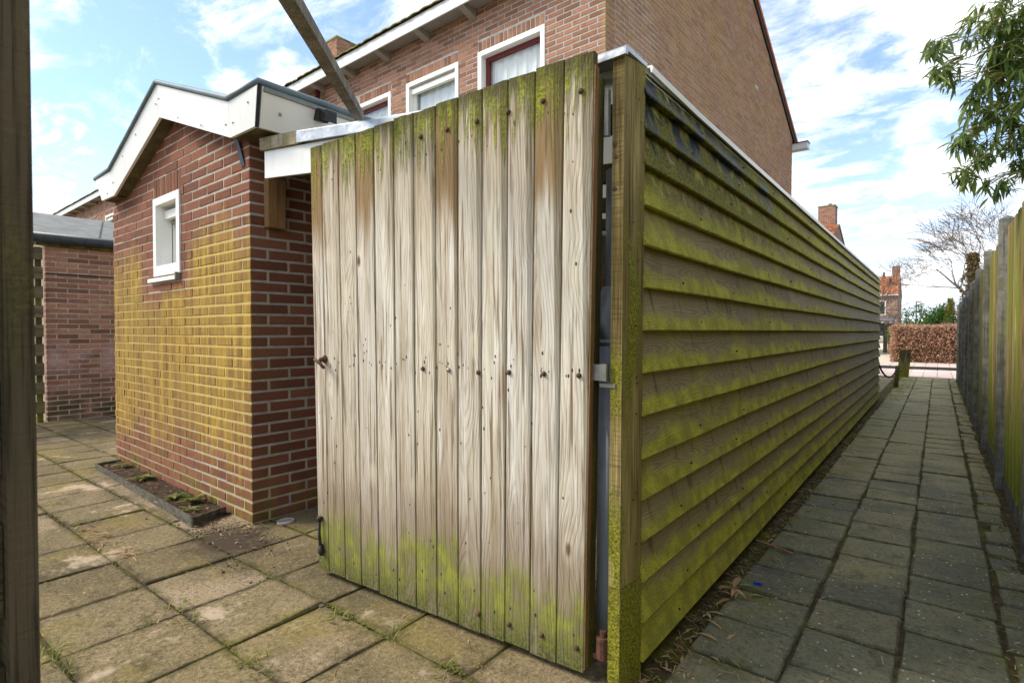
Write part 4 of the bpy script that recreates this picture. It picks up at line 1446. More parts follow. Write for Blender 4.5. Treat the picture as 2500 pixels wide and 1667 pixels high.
for zc, zz in ((1.02, 1), (0.14, 0)):
    t = (zc - GZ0) / (GZ1 - GZ0)
    hh = MB()
    if zz:
        hh.box(GW + 0.025, GW + 0.075, 0.02 + TOPY * t, 0.026 + TOPY * t, zc - 0.028, zc + 0.024)
        hh.tube([(GW + 0.062, 0.02, zc - 0.03), (GW + 0.062, 0.02, zc + 0.026)], 0.014, 10)
        hh.box(GW + 0.045, GW + 0.10, 0.018, 0.03, zc - 0.05, zc - 0.038)
    else:
        hh.tube([(GW + 0.055, 0.03, zc - 0.055), (GW + 0.055, 0.03, zc + 0.015)], 0.022, 12)
        hh.tube([(GW + 0.055, 0.03, zc + 0.015), (GW + 0.055, 0.03, zc + 0.035)], 0.011, 10)
        hh.box(GW + 0.024, GW + 0.09, 0.02, 0.045, zc - 0.06, zc - 0.045)
    hh.build('hinge', M['galv'] if zz else M['rust'], gate)

# ================================================================== things seen through the gap beside the gate
dp = MB()
dp.tube([(0, 0, -0.02), (0, 0, 1.12)], 0.035, 14)
dp.tube([(0, 0, 1.10), (0, 0, 1.19), (0.004, 0.01, 1.25), (0.01, 0.02, 1.30)], [0.040, 0.041, 0.041, 0.036], 14)
dp.tube([(0.01, 0.02, 1.30), (0.012, 0.025, 1.72)], 0.027, 12)
dpo = dp.build('downpipe', M['grey_pipe'], None, loc=(-0.925, 1.74, 0), smooth=True)
tag(dpo, 'grey plastic downpipe in the slit between gate and corner board', 'downpipe')
gp_ = MB().hexa([(-0.05, 0, 0.25), (0.05, 0, 0.25), (0.05, 0.02, 0.25), (-0.05, 0.02, 0.25), (-0.045, 0.10, 1.5), (0.05, 0.10, 1.5), (0.05, 0.12, 1.5), (-0.045, 0.12, 1.5)]).build('grey_plank', M['grey_plank'], None, loc=(-1.06, 2.1, 0))
tag(gp_, 'grey-green plank leaning behind the gate, seen through the slit', 'plank')
bs = empty('timber_stack', (-1.35, 3.1, 0)); tag(bs, 'stacked brown timber lengths seen through the slit beside the gate', 'timber')
for k in range(8):
    MB().box(-0.35, 0.32 + 0.02 * (k % 3), 0, 0.12, 0.4 + 0.14 * k, 0.4 + 0.14 * k + 0.1).build('timber_length', M['fresh_edge'] if k % 3 else M['grey_plank'], bs)
for x in (-0.3, 0.25):
    MB().box(x, x + 0.06, 0.02, 0.10, 0, 0.397).build('stack_leg', M['dark_timber'], bs)

# ================================================================== DIAGONAL BEAM and the fence beside the camera
bm_a = Vector((-2.285, 1.705, 2.196)); bm_d = Vector((0.71, -0.715, -0.125)).normalized()
bm_s = Vector((0.71, 0.70, 0)).normalized(); bm_u = bm_s.cross(bm_d); bm_u = bm_u if bm_u.z > 0 else -bm_u
beam = MB()
L_ = 1.95
hw, hh_ = 0.023, 0.020
q = []
for s in (0, L_):
    for (i, j) in ((-1, 0), (1, 0), (1, 1), (-1, 1)):
        q.append(tuple(bm_d * s + bm_s * hw * i + bm_u * (hh_ * 2 * j)))
beam.hexa(q)
bo = beam.build('diagonal_beam', M['grey_beam'], None, loc=bm_a)
tag(bo, 'grey beam running diagonally across the sky down to the lean-to roof', 'beam')

ff = tag(empty('board_screen', (-0.93, 0.184, 0)), 'dark slatted screen with an upright post cropped by the picture edge', 'fence')
MB().box(-0.075, 0.0, -0.030, 0.0, 0, 1.93).build('post', M['post_timber'], ff)
for k in range(11):
    z = 0.04 + 0.185 * k
    MB().box(-0.040, -0.022, -0.80, -0.031, z, z + 0.120).build('slat', M['damp_slat'], ff)
    MB().box(-0.075, -0.057, -0.80, -0.031, z + 0.095, z + 0.215).build('slat', M['damp_slat'], ff)


# ================================================================== BRICK HOUSE (end of the terrace)
HC = Vector((-2.83, 5.27, 0))
house = tag(empty('brick_house', HC, ROT), 'orange brick terraced house with white window frames and plain gable end', 'house')
HW, HDP = 24.5, 8.24
EAVE = 5.26
RIDGE = (HDP / 2, 7.80)
WINS = [(-1.85, -0.80), (-3.255, -2.20), (-4.65, -3.605), (-8.0, -6.95), (-9.4, -8.35), (-12.6, -11.55), (-14.0, -12.95), (-17.5, -16.45), (-19.45, -18.4), (-22.4, -21.35)]
WZ = (3.42, 4.695)
holes = [(a, b, WZ[0], WZ[1]) for a, b in WINS]
hw_ = MB()
core_wall(hw_, 'x', -HW, -0.0035, 0.0035, 0.20, 0, EAVE + 0.05, holes)
hw_.prism([(-0.0035, 0.005, 0), (-0.0035, HDP - 0.005, 0), (-0.0035, HDP - 0.005, 5.40), (-0.0035, RIDGE[0], RIDGE[1] - 0.05), (-0.0035, 0.005, 5.40)], (-0.2, 0, 0))
hw_.box(-HW, -0.21, HDP - 0.2, HDP, 0, 5.3)
hw_.box(-HW, -HW + 0.2, 0.2, HDP, 0, 5.3)
house_wall = hw_.build('wall', M['house_mortar'], house)
L2, H2, J2, D2 = 0.205, 0.0505, 0.0125, 0.098
bricks = []
c = 0
z = 2.52
while z < 7.8:
    zc = z + H2 / 2
    even = c % 2 == 0
    if z + H2 < EAVE + 0.04:
        iv = run(0.0, HW, L2, J2, L2) if even else run(D2 + J2, HW, L2, J2, L2)
        for (a, b) in iv:
            if b < 6.0 or b > 15.5 or z > 4.0:
                if b > 6 and z < 3.9:
                    continue
                hs = []
                for (wa, wb_) in WINS:
                    if WZ[0] - 0.01 < zc < WZ[1] + 0.135:
                        hs.append((-wb_ - (0.004 if zc > WZ[1] else 0), -wa + (0.004 if zc > WZ[1] else 0)))
                for (p, q) in cut((a, b), hs, J2):
                    bricks.append(((-(p + q) / 2, D2 / 2, zc), (q - p, D2, H2), 0))
    iv = run(0.0, HDP, L2, J2, L2) if not even else run(D2 + J2, HDP, L2, J2, L2)
    for (a, b) in iv:
        top = 5.38 + (RIDGE[1] - 5.44) * (1 - abs((a + b) / 2 - RIDGE[0]) / RIDGE[0])
        if z + H2 < top:
            bricks.append(((-D2 / 2, (a + b) / 2, zc), (b - a, D2, H2), math.pi / 2))
    z += H2 + J2; c += 1
for (wa, wb_) in WINS:
    k = 0
    n = 15
    for k in range(n):
        x = wa + (wb_ - wa) * (k + 0.5) / n
        bricks.append(((x, D2 / 2, WZ[1] + 0.066), ((wb_ - wa) / n - 0.012, D2, 0.118), 0))
# keep as objects the bricks that show largest: those above the gate
seen = [b for b in bricks if (b[0][0] > -3.3 and b[2] == 0 and b[0][2] > 3.55) or (b[2] != 0 and b[0][1] < 1.6 and b[0][2] > 4.2)]
rest = [b for b in bricks if b not in set(seen)] if False else [b for b in bricks if not ((b[0][0] > -3.3 and b[2] == 0 and b[0][2] > 3.55) or (b[2] != 0 and b[0][1] < 1.6 and b[0][2] > 4.2))]
mwH = Matrix.Translation(HC) @ Matrix.Rotation(ROT, 4, 'Z')
seen.sort(key=lambda b: (mwH @ Vector(b[0]) - Vector((0, 0, CAM_H))).length)
lay(house, house_wall, seen[:300], 'house', M['house_brick'], M['house_brick_rest'], 300)
lay(house, house_wall, seen[300:] + rest, 'house', M['house_brick'], M['house_brick_rest'], 0)

for wi, (wa, wb_) in enumerate(WINS):
    wn = empty('window'); wn.parent = house
    z0, z1 = WZ
    F = 0.06
    f = MB()
    f.box(wa, wa + F, -0.006, 0.12, z0, z1); f.box(wb_ - F, wb_, -0.006, 0.12, z0, z1)
    f.box(wa + F, wb_ - F, -0.006, 0.12, z1 - F, z1); f.box(wa + F, wb_ - F, -0.006, 0.12, z0, z0 + F)
    f.build('frame', M['white_paint'], wn)
    red = wi in (0, 2)
    a0, a1, b0, b1 = wa + F, wb_ - F, z0 + F, z1 - F
    S = 0.055
    s = MB()
    s.box(a0, a0 + S, 0.085, 0.125, b0, b1); s.box(a1 - S, a1, 0.085, 0.125, b0, b1)
    s.box(a0 + S, a1 - S, 0.085, 0.125, b1 - S, b1); s.box(a0 + S, a1 - S, 0.085, 0.125, b0, b0 + S)
    s.build('sash', M['red_paint'] if red else M['white_paint'], wn)
    MB().box(a0 + S, a1 - S, 0.103, 0.107, b0 + S, b1 - S).build('pane', M['glass'], wn)
    if not red:
        MB().box(a0 + 0.004, a1 - 0.004, 0.03, 0.083, b1 - 0.10, b1 - 0.03).build('shutter_box', M['white_paint'], wn)
    cu = MB(); n = 60
    for i in range(n):
        xa = a0 + (a1 - a0) * i / n; xb = a0 + (a1 - a0) * (i + 1) / n
        fy = lambda t: 0.165 + 0.012 * math.sin(t * 0.62 + wi) + 0.005 * math.sin(t * 1.9)
        cu.face([(xa, fy(i), b0 - z1), (xb, fy(i + 1), b0 - z1), (xb, fy(i + 1), b1 - z1), (xa, fy(i), b1 - z1)])
    cu.build('curtain', M['curtain'], wn, loc=(0, 0, z1), smooth=True)
    MB().box(wa + 0.01, wb_ - 0.01, 0.30, 0.32, z0, z1).build('room_back', M['white_paint'], wn)
# eaves
EV = MB(); EV.box(-HW - 0.1, 0.03, -0.24, 0.0, EAVE - 0.004, EAVE + 0.03)
EV.build('soffit', M['soffit'], house)
MB().box(-HW - 0.1, 0.035, -0.262, -0.241, EAVE - 0.055, EAVE + 0.100).build('fascia', M['fascia_paint'], house)
for k in range(26):
    x = -1.93 - 0.865 * k + 0.865
    if x < -HW:
        break
    MB().hexa([(x - 0.05, -0.235, EAVE - 0.05), (x + 0.05, -0.235, EAVE - 0.05), (x + 0.05, -0.001, EAVE - 0.115), (x - 0.05, -0.001, EAVE - 0.115),
               (x - 0.05, -0.235, EAVE - 0.006), (x + 0.05, -0.235, EAVE - 0.006), (x + 0.05, -0.001, EAVE - 0.006), (x - 0.05, -0.001, EAVE - 0.006)]).build('eaves_bracket', M['soffit'], house)
sl = (RIDGE[1] - 5.36) / (RIDGE[0] + 0.29)
rf = MB()
rf.prism([(0.03, -0.255, 5.325), (0.03, RIDGE[0], RIDGE[1] - 0.03), (0.03, HDP + 0.30, 5.325), (0.03, HDP + 0.30, 5.38), (0.03, RIDGE[0], RIDGE[1] + 0.04), (0.03, -0.255, 5.378)], (-HW - 0.1, 0, 0))
roof = rf.build('roof', M['old_tile'], house)
tm = MB()                                # one pantile nose
prof = [(0.0, 0.0), (0.03, 0.007), (0.075, 0.012), (0.12, 0.009), (0.16, 0.002), (0.20, 0.0)]
for (y, dz) in ((-0.300, 0.0), (0.05, 0.35 * sl)):
    for (x, z) in prof:
        tm.v.append((x, y, z + dz))
    for (x, z) in prof:
        tm.v.append((x, y, z + dz - 0.016))
n = len(prof)
for i in range(n - 1):
    tm.f.append((i, i + 1, 2 * n + i + 1, 2 * n + i)); tm.f.append((n + i + 1, n + i, 3 * n + i, 3 * n + i + 1)); tm.f.append((i + 1, i, n + i, n + i + 1))
tm.r = [0] * len(tm.f)
tme = tm.mesh('roof_tile'); tme.materials.append(M['old_tile'])
for k in range(118):
    o = place('roof_tile', tme, None, roof, (-0.17 - 0.205 * k, 0, 5.388 + random.gauss(0, .004)), (0, 0, random.gauss(0, .01)))
vt = MB(); vt.box(-0.16, 0.055, 0, 0.36, 0, 0.018)
vt.box(0.035, 0.055, 0, 0.36, -0.05, 0.0)
vme = vt.mesh('verge_tile'); vme.materials.append(M['roof_tile'])
ang = math.atan2(RIDGE[1] - 5.36, RIDGE[0] + 0.29)
for side in (0, 1):
    ln = (RIDGE[0] + 0.3) / math.cos(ang)
    for k in range(int(ln / 0.335) + 1):
        d = k * 0.335
        if side:
            o = place('verge_tile', vme, None, roof, (0, HDP + 0.33 - d * math.cos(ang), 5.40 + d * math.sin(ang) + 0.012), (-ang + 0.05 + math.pi * 0, 0, 0))
            o.rotation_euler = (R(180) * 0 - ang, 0, 0)
            o.location[1] -= 0.335 * math.cos(ang); o.location[2] += 0.335 * math.sin(ang) - 0.02
        else:
            o = place('verge_tile', vme, None, roof, (0, -0.33 + d * math.cos(ang), 5.385 + d * math.sin(ang)), (ang + 0.03, 0, 0))
MB().prism([(0.001, HDP + 0.28, 5.27), (0.001, RIDGE[0], RIDGE[1] - 0.10), (0.001, RIDGE[0], RIDGE[1] - 0.02), (0.001, HDP + 0.28, 5.36)], (0.03, 0, 0)).build('bargeboard', M['tar'], house)
MB().box(-HW, 0.30, HDP + 0.02, HDP + 0.24, 5.17, 5.30).build('gutter', M['fascia_paint'], house)
MB().box(-HW, 0.315, HDP + 0.0, HDP + 0.26, 5.302, 5.318).build('gutter_cover', M['gutter'], house)
MB().tube([(-5.43, -0.09, 2.2), (-5.43, -0.09, EAVE - 0.01)], 0.042, 14).build('downpipe', M['red_pipe'], house, smooth=True)


def chimney(parent, x0, x1, y0, y1, z0, z1, mat, pots=True, mortar=None):
    bl = []
    c = 0; z = z0
    while z < z1 - 0.05:
        e = c % 2
        for (a, b) in run(x0, x1, L2, J2, L2 if e else L2 / 2):
            bl.append((((a + b) / 2, y0 + 0.05, z + H2 / 2), (b - a, 0.10, H2), 0))
        for (a, b) in run(y0 + 0.11, y1, L2, J2, L2 / 2 if e else L2):
            bl.append(((x1 - 0.05, (a + b) / 2, z + H2 / 2), (b - a, 0.10, H2), math.pi / 2))
        z += H2 + J2; c += 1
    ch = MB().box(x0 + 0.006, x1 - 0.006, y0 + 0.006, y1, z0 - 0.3, z1 - 0.02).build('chimney', mortar or M['house_mortar'], parent)
    mb = MB()
    for cc, s, rz in bl:
        if rz:
            mb.box(cc[0] - s[1] / 2, cc[0] + s[1] / 2, cc[1] - s[0] / 2, cc[1] + s[0] / 2, cc[2] - s[2] / 2, cc[2] + s[2] / 2, random.random())
        else:
            mb.box(cc[0] - s[0] / 2, cc[0] + s[0] / 2, cc[1] - s[1] / 2, cc[1] + s[1] / 2, cc[2] - s[2] / 2, cc[2] + s[2] / 2, random.random())
    mb.build('brick', mat, ch, kind='stuff')
    MB().box(x0 - 0.02, x1 + 0.02, y0 - 0.02, y1 + 0.02, z1 - 0.02, z1 + 0.03).build('cap', M['old_tile'], ch)
    MB().box(x0 - 0.03, x1 + 0.03, y0 - 0.05, y1 + 0.03, z0 - 0.25, z0 - 0.02).build('flashing', M['lead'], ch)
    if pots:
        xm, ym = (x0 + x1) / 2, (y0 + y1) / 2
        MB().lathe([(0.06, 0), (0.06, 0.10), (0.10, 0.11), (0.10, 0.14)], 10, (xm + 0.1, ym, z1 + 0.03)).build('pot', M['galv'], ch)
    return ch


chimney(house, -11.95, -11.05, 3.95, 4.85, 7.7, 9.62, M['house_brick_rest'])
chimney(house, -24.3, -23.4, 3.0, 3.9, 6.9, 8.3, M['house_brick_rest'])

# ================================================================== NEIGHBOUR'S OLD BRICK SHED (behind, on the left)
NC = Vector((-8.90, 1.87, 0))
nb = tag(empty('old_brick_outhouse', NC, ROT), 'old red brick outhouse with grey felt roof and dark gutter', 'outhouse')
nwl = MB()
nwl.box(-0.2, -0.0035, 0.004, 4.0, 0, 2.30); nwl.box(-3.2, -0.201, 0.004, 0.2, 0, 2.30)
nbw = nwl.build('wall', M['old_mortar'], nb)
bl = []
z = 0.008; c = 0
while z < 2.24:
    e = c % 2
    if 1.875 < z + 0.03 < 1.90:
        z += 0.02
    for (a, b) in run(0.0, 1.9, 0.215, 0.013, 0.215 if e else 0.10):
        bl.append(((-0.05, (a + b) / 2, z + 0.0265), (b - a, 0.10, 0.053), math.pi / 2))
    z += 0.0655; c += 1
lay(nb, nbw, bl, 'old', M['old_brick'], M['old_brick_rest'], 300)
MB().box(-0.03, 0.004, 0.0, 4.0, 1.868, 1.884).build('bitumen_seam', M['tar'], nb)
MB().prism([(0.10, -0.15, 2.30), (0.115, -0.15, 2.365), (-1.70, -0.15, 2.91), (-1.70, -0.15, 2.84)], (0, 4.3, 0)).build('roof', M['felt'], nb)
MB().prism([(-1.70, -0.15, 2.84), (-1.70, -0.15, 2.91), (-3.4, -0.15, 2.4), (-3.4, -0.15, 2.33)], (0, 4.3, 0)).build('roof', M['felt'], nb)
MB().tube([(0.105, -0.17, 2.315), (0.105, 4.1, 2.315)], 0.062, 12).build('gutter', M['gutter'], nb, smooth=True)
MB().box(-0.002, 0.06, -0.1, 4.0, 2.225, 2.258).build('eaves_board', M['damp_timber'], nb)
MB().hexa([(0.03, 0.55, 2.392), (0.04, 0.55, 2.392), (-1.6, 1.0, 2.886), (-1.61, 1.0, 2.886), (0.03, 0.556, 2.402), (0.04, 0.556, 2.402), (-1.6, 1.006, 2.894), (-1.61, 1.006, 2.894)]).build('felt_seam', M['tar'], nb)

wv = tag(empty('woven_fence', (-8.84, 1.84, 0), ROT), 'slatted timber fence panel beside the old brick outhouse', 'fence')
for k in range(9):
    MB().box(-0.03, 0.0, -1.6, -0.005, 0.12 + 0.24 * k, 0.12 + 0.24 * k + 0.15).build('slat', M['dark_slat'], wv)
for y in (-0.075, -0.8, -1.55):
    MB().box(-0.062, -0.032, y, y + 0.06, 0, 2.2).build('upright', M['damp_timber'], wv)

# ================================================================== RIGHT-HAND FENCE
fen = tag(empty('upright_board_fence', (0.415, 3.72, 0)), 'tall fence of upright boards between concrete posts along the alley', 'fence')
PY = [0.48, 2.10, 3.72, 5.37, 7.05, 8.62, 10.2, 11.75, 13.35, 14.95, 16.5]
TOPZ = [2.06, 2.05, 2.03, 2.00, 1.95, 1.91, 1.86, 1.82, 1.80, 1.79, 1.79]
rf_ = random.Random(21)
for i, (y, t) in enumerate(zip(PY, TOPZ)):
    yy = y - 3.72
    mb = MB()
    mb.box(-0.070, 0.020, yy, yy + 0.085, -0.1, t - 0.03)
    a = [(-0.070, yy, t - 0.03), (0.020, yy, t - 0.03), (0.020, yy + 0.085, t - 0.03), (-0.070, yy + 0.085, t - 0.03)]
    tip = (-0.025, yy + 0.043, t)
    for k in range(4):
        mb.face([a[k], a[(k + 1) % 4], tip])
    mb.build('post', M['concrete'], fen, rot=(0, 0, 0))
    if i < len(PY) - 1:
        y1 = PY[i + 1] - 3.72
        MB().box(-0.03, 0.0, yy + 0.101, y1 - 0.001, -0.1, 0.10).build('gravel_board', M['concrete'], fen)
        n = 15
        t1 = TOPZ[i + 1]
        for k in range(n):
            ya = yy + 0.10 + (y1 - yy - 0.10) * k / n; yb = yy + 0.10 + (y1 - yy - 0.10) * (k + 1) / n
            front = k % 2
            x = -0.022 if front else 0.008
            ov = 0.012 if front else -0.004
            zt_ = (t + (t1 - t) * k / n) - 0.11 + rf_.uniform(-0.006, 0.006)
            MB().box(x - 0.008, x + 0.008, ya - ov + 0.003, yb + ov - 0.003, 0.10 if not front else 0.096, zt_).build('board', M['fence_board'], fen)
        for z in (0.35, 1.0, t - 0.3):
            MB().box(0.012, 0.05, yy + 0.1, y1, z, z + 0.07).build('rail', M['dark_timber'], fen)

# ================================================================== foliage helpers
def blade(mb, base, d, length, width, rnd_, droop=0.3, up=Vector((0, 0, 1)), segs=3):
    """lance-shaped leaf, folded slightly along its midrib."""
    d = Vector(d).normalized()
    s = d.cross(up)
    if s.length < 1e-3:
        s = Vector((1, 0, 0))
    s.normalize()
    nn = s.cross(d).normalized()
    p = Vector(base)
    ws = {2: (0, 1.0, 0), 3: (0.15, 1.0, 0.75, 0)}[segs]
    cur = d.copy()
    rings = []
    for i in range(segs + 1):
        w_ = width * ws[i] / 2
        rings.append((p - s * w_ + nn * w_ * 0.35, p.copy(), p + s * w_ + nn * w_ * 0.35))
        cur = (cur + Vector((0, 0, -droop / segs))).normalized()
        p = p + cur * (length / segs)
    for i in range(segs):
        a, b = rings[i], rings[i + 1]
        if i < segs - 1:
            mb.face([a[0], a[1], b[1], b[0]], rnd_); mb.face([a[1], a[2], b[2], b[1]], rnd_)
        else:
            mb.face([a[0], a[1], b[1]], rnd_); mb.face([a[1], a[2], b[1]], rnd_)


def leaf_quad(mb, c, size, rs, asp=0.55, n=None):
    a = Vector((rs.gauss(0, 1), rs.gauss(0, 1), rs.gauss(0, 1))).normalized()
    b = a.cross(Vector((rs.gauss(0, 1), rs.gauss(0, 1), rs.gauss(0, 1)))).normalized()
    c = Vector(c)
    mb.face([c - a * size * .5, c - b * size * asp * .5 + a * size * .05, c + a * size * .5, c + b * size * asp * .5 + a * size * .05], rs.random())


# ================================================================== BAMBOO over the fence
bam = tag(empty('bamboo', (0.95, 4.75, 0)), 'leafy green bamboo hanging over the top of the alley fence', 'bamboo')
CL = [(-0.02, 4.33, 2.90, 0.07, 9), (0.00, 4.34, 2.78, 0.085, 13), (0.06, 4.40, 2.69, 0.05, 3), (0.20, 4.50, 3.05, 0.10, 16), (0.34, 4.61, 3.05, 0.15, 30), (0.28, 4.56, 2.82, 0.12, 24),
      (0.20, 4.50, 2.67, 0.10, 15), (0.36, 4.62, 2.69, 0.14, 26), (0.18, 4.48, 2.49, 0.085, 12), (0.31, 4.57, 2.49, 0.12, 20), (0.11, 4.42, 2.34, 0.085, 13), (0.13, 4.43, 2.16, 0.085, 13),
      (0.25, 4.52, 2.29, 0.09, 10), (0.37, 4.62, 2.34, 0.11, 15), (0.29, 4.55, 2.07, 0.09, 11), (0.40, 4.63, 2.16, 0.09, 11), (0.42, 4.66, 2.92, 0.19, 40), (0.50, 4.70, 2.49, 0.19, 34),
      (0.60, 4.8, 2.75, 0.25, 40), (0.75, 4.9, 3.05, 0.28, 36), (0.65, 4.8, 2.3, 0.22, 26), (0.45, 4.75, 3.25, 0.2, 26), (0.8, 4.6, 2.6, 0.25, 26), (0.3, 4.6, 3.3, 0.15, 14), (0.9, 5.0, 2.4, 0.3, 30)]
rb = random.Random(9)
leaf_shapes = []
for k in range(7):
    mb = MB()
    blade(mb, (0, 0, 0), (1, 0, rb.uniform(-0.1, 0.1)), 1.0, rb.uniform(0.15, 0.21), 0, rb.uniform(0.3, 1.3))
    me = mb.mesh('leaf'); me.materials.append(M['bamboo_leaf']); leaf_shapes.append(me)
allleaf = []
twigs = MB(); canes = []
bo_ = Vector((0.95, 4.75, 0))
for ci, (x, y, z, r, nt) in enumerate(CL):
    root = Vector((0.75 + 0.25 * rb.random() + 0.2, 4.75 + 0.4 * rb.random(), 0.0))
    c_ = Vector((x, y, z))
    if ci in (1, 4, 7, 10, 13, 17, 19, 20):
        top = Vector((root.x - 0.05, root.y, max(2.2, z + 0.25)))
        pts = [root, root + Vector((0.02, 0, 1.1)), top + Vector((0.05, 0, -0.3)), (top + c_) / 2 + Vector((0.1, 0, 0.22)), c_]
        ps = []
        ext = [pts[0]] + pts + [pts[-1]]
        for i in range(1, len(ext) - 2):
            a_, b_, c2, d_ = ext[i - 1], ext[i], ext[i + 1], ext[i + 2]
            for t in range(6):
                u = t / 6
                ps.append(0.5 * ((2 * b_) + (c2 - a_) * u + (2 * a_ - 5 * b_ + 4 * c2 - d_) * u * u + (3 * b_ - a_ - 3 * c2 + d_) * u ** 3))
        ps.append(pts[-1])
        MB().tube([p - bo_ for p in ps], [0.011 - 0.008 * i / len(ps) for i in range(len(ps))], 6).build('cane', M['bamboo_cane'], bam, smooth=True)
    if ci < 18:
        st_p = Vector((0.72, 4.78, z + 0.12))
        MB().tube([st_p - bo_, (st_p + c_) / 2 + Vector((0, 0, 0.09)) - bo_, c_ - bo_], [0.006, 0.0045, 0.0025], 5).build('branch', M['bamboo_cane'], bam)
    for t in range(nt):
        d = Vector((rb.gauss(0, 1), rb.gauss(0, 1), rb.gauss(0, 1) * 1.1)).normalized() * r * rb.random() ** 0.45
        tip = c_ + d
        inner = c_ + Vector((0.10, 0.05, 0.06)) + d * 0.2
        twigs.tube([inner - bo_, (inner + tip) / 2 + Vector((0, 0, 0.015)) - bo_, tip - bo_], [0.0032, 0.0025, 0.0015], 4, caps=False)
        nl_ = rb.randrange(5, 9)
        az0 = rb.uniform(0, 6.28)
        for k in range(nl_):
            az = az0 + rb.gauss(0, 1.1)
            el = rb.uniform(-1.25, 0.4)
            dr = Vector((math.cos(az) * math.cos(el), math.sin(az) * math.cos(el), math.sin(el)))
            allleaf.append((tip + Vector((rb.gauss(0, .012), rb.gauss(0, .012), rb.gauss(0, .012))), dr, rb.uniform(0.065, 0.13), rb.uniform(-0.9, 0.9)))
twigs.build('twig', M['bamboo_cane'], bam, kind='stuff')
allleaf.sort(key=lambda l: l[0].x + 0.15 * rb.random())
mass = MB()
for i, (p, d, ln, roll) in enumerate(allleaf):
    if i < 290:
        o = place('leaf', leaf_shapes[rb.randrange(7)], None, bam, p - bo_)
        q = d.to_track_quat('X', 'Z')
        o.rotation_mode = 'QUATERNION'
        from mathutils import Quaternion
        o.rotation_quaternion = q @ Quaternion((1, 0, 0), roll)
        o.scale = (ln, ln, ln)
    else:
        blade(mass, p - bo_, d, ln, ln * rb.uniform(0.15, 0.21), rb.random(), rb.uniform(0.3, 1.3))
mass.build('foliage', M['bamboo_mass'], bam, kind='stuff')

# ================================================================== END OF THE ALLEY
p1 = tag(empty('rope_post', (-0.68, 13.72, 0)), 'short round wooden post with rope beside the path', 'post')
MB().tube([(0, 0, -0.05), (0.03, 0.0, 0.42)], [0.045, 0.04], 10).build('shaft', M['damp_timber'], p1, smooth=True)
MB().tube([(0.03, 0, 0.42), (0.031, 0, 0.445)], [0.04, 0.030], 10).build('head', M['rough_timber'], p1)
p2 = tag(empty('wide_post', (-0.72, 17.0, 0)), 'wide green mossy post near the street', 'post')
MB().hexa([(-0.10, -0.06, -0.05), (0.14, -0.06, -0.05), (0.14, 0.06, -0.05), (-0.10, 0.06, -0.05), (-0.04, -0.06, 0.66), (0.20, -0.06, 0.69), (0.20, 0.06, 0.69), (-0.04, 0.06, 0.66)]).build('shaft', M['damp_timber'], p2)
MB().box(-0.045, 0.205, -0.07, 0.07, 0.692, 0.71).build('cap', M['rough_timber'], p2)


def sag(a, b, drop, n=14):
    a, b = Vector(a), Vector(b)
    return [a.lerp(b, i / n) - Vector((0, 0, drop * 4 * (i / n) * (1 - i / n))) for i in range(n + 1)]


rp = MB(); rp.tube(sag((-0.80, 11.12, 0.62), (-0.65, 13.72, 0.40), 0.22), 0.016, 7)
tag(rp.build('rope', M['black_rope'], None, smooth=True), 'black rope sagging from the wall end to the short post', 'rope')
rp = MB(); rp.tube(sag((-0.65, 13.74, 0.40), (-0.62, 16.93, 0.62), 0.22), 0.016, 7)
tag(rp.build('rope', M['black_rope'], None, smooth=True), 'rope sagging from the short post to the wide post', 'rope')

# ---- beech hedge across the street
hg = tag(empty('beech_hedge', (2.4, 24.6, 0)), 'clipped hedge of dry copper-coloured beech leaves across the street', 'hedge')
rh = random.Random(4)
MB().box(-3.55, 3.6, -0.38, 0.38, 0.05, 1.27).build('inner_twigs', M['red_twig'], hg)
hm = MB()
for k in range(15000):
    f = rh.random()
    if f < 0.62:
        p = (rh.uniform(-3.72, 3.6), -0.5 + rh.gauss(0, 0.05) + 0.06 * wnoise(rh.random() * 3, k * .001), rh.uniform(0.05, 1.36))
    elif f < 0.8:
        p = (-3.68 + rh.gauss(0, 0.06), rh.uniform(-0.5, 0.5), rh.uniform(0.05, 1.36))
    else:
        p = (rh.uniform(-3.72, 3.6), rh.uniform(-0.5, 0.5), 1.33 + rh.gauss(0, 0.035))
    bump = 0.08 * wnoise(p[0] * 1.7, p[2] * 2.3, p[1])
    leaf_quad(hm, (p[0] + bump, p[1] + bump, p[2] + bump * 0.5), rh.uniform(0.05, 0.095), rh, 0.6)
hm.build('foliage', M['beech'], hg, kind='stuff')


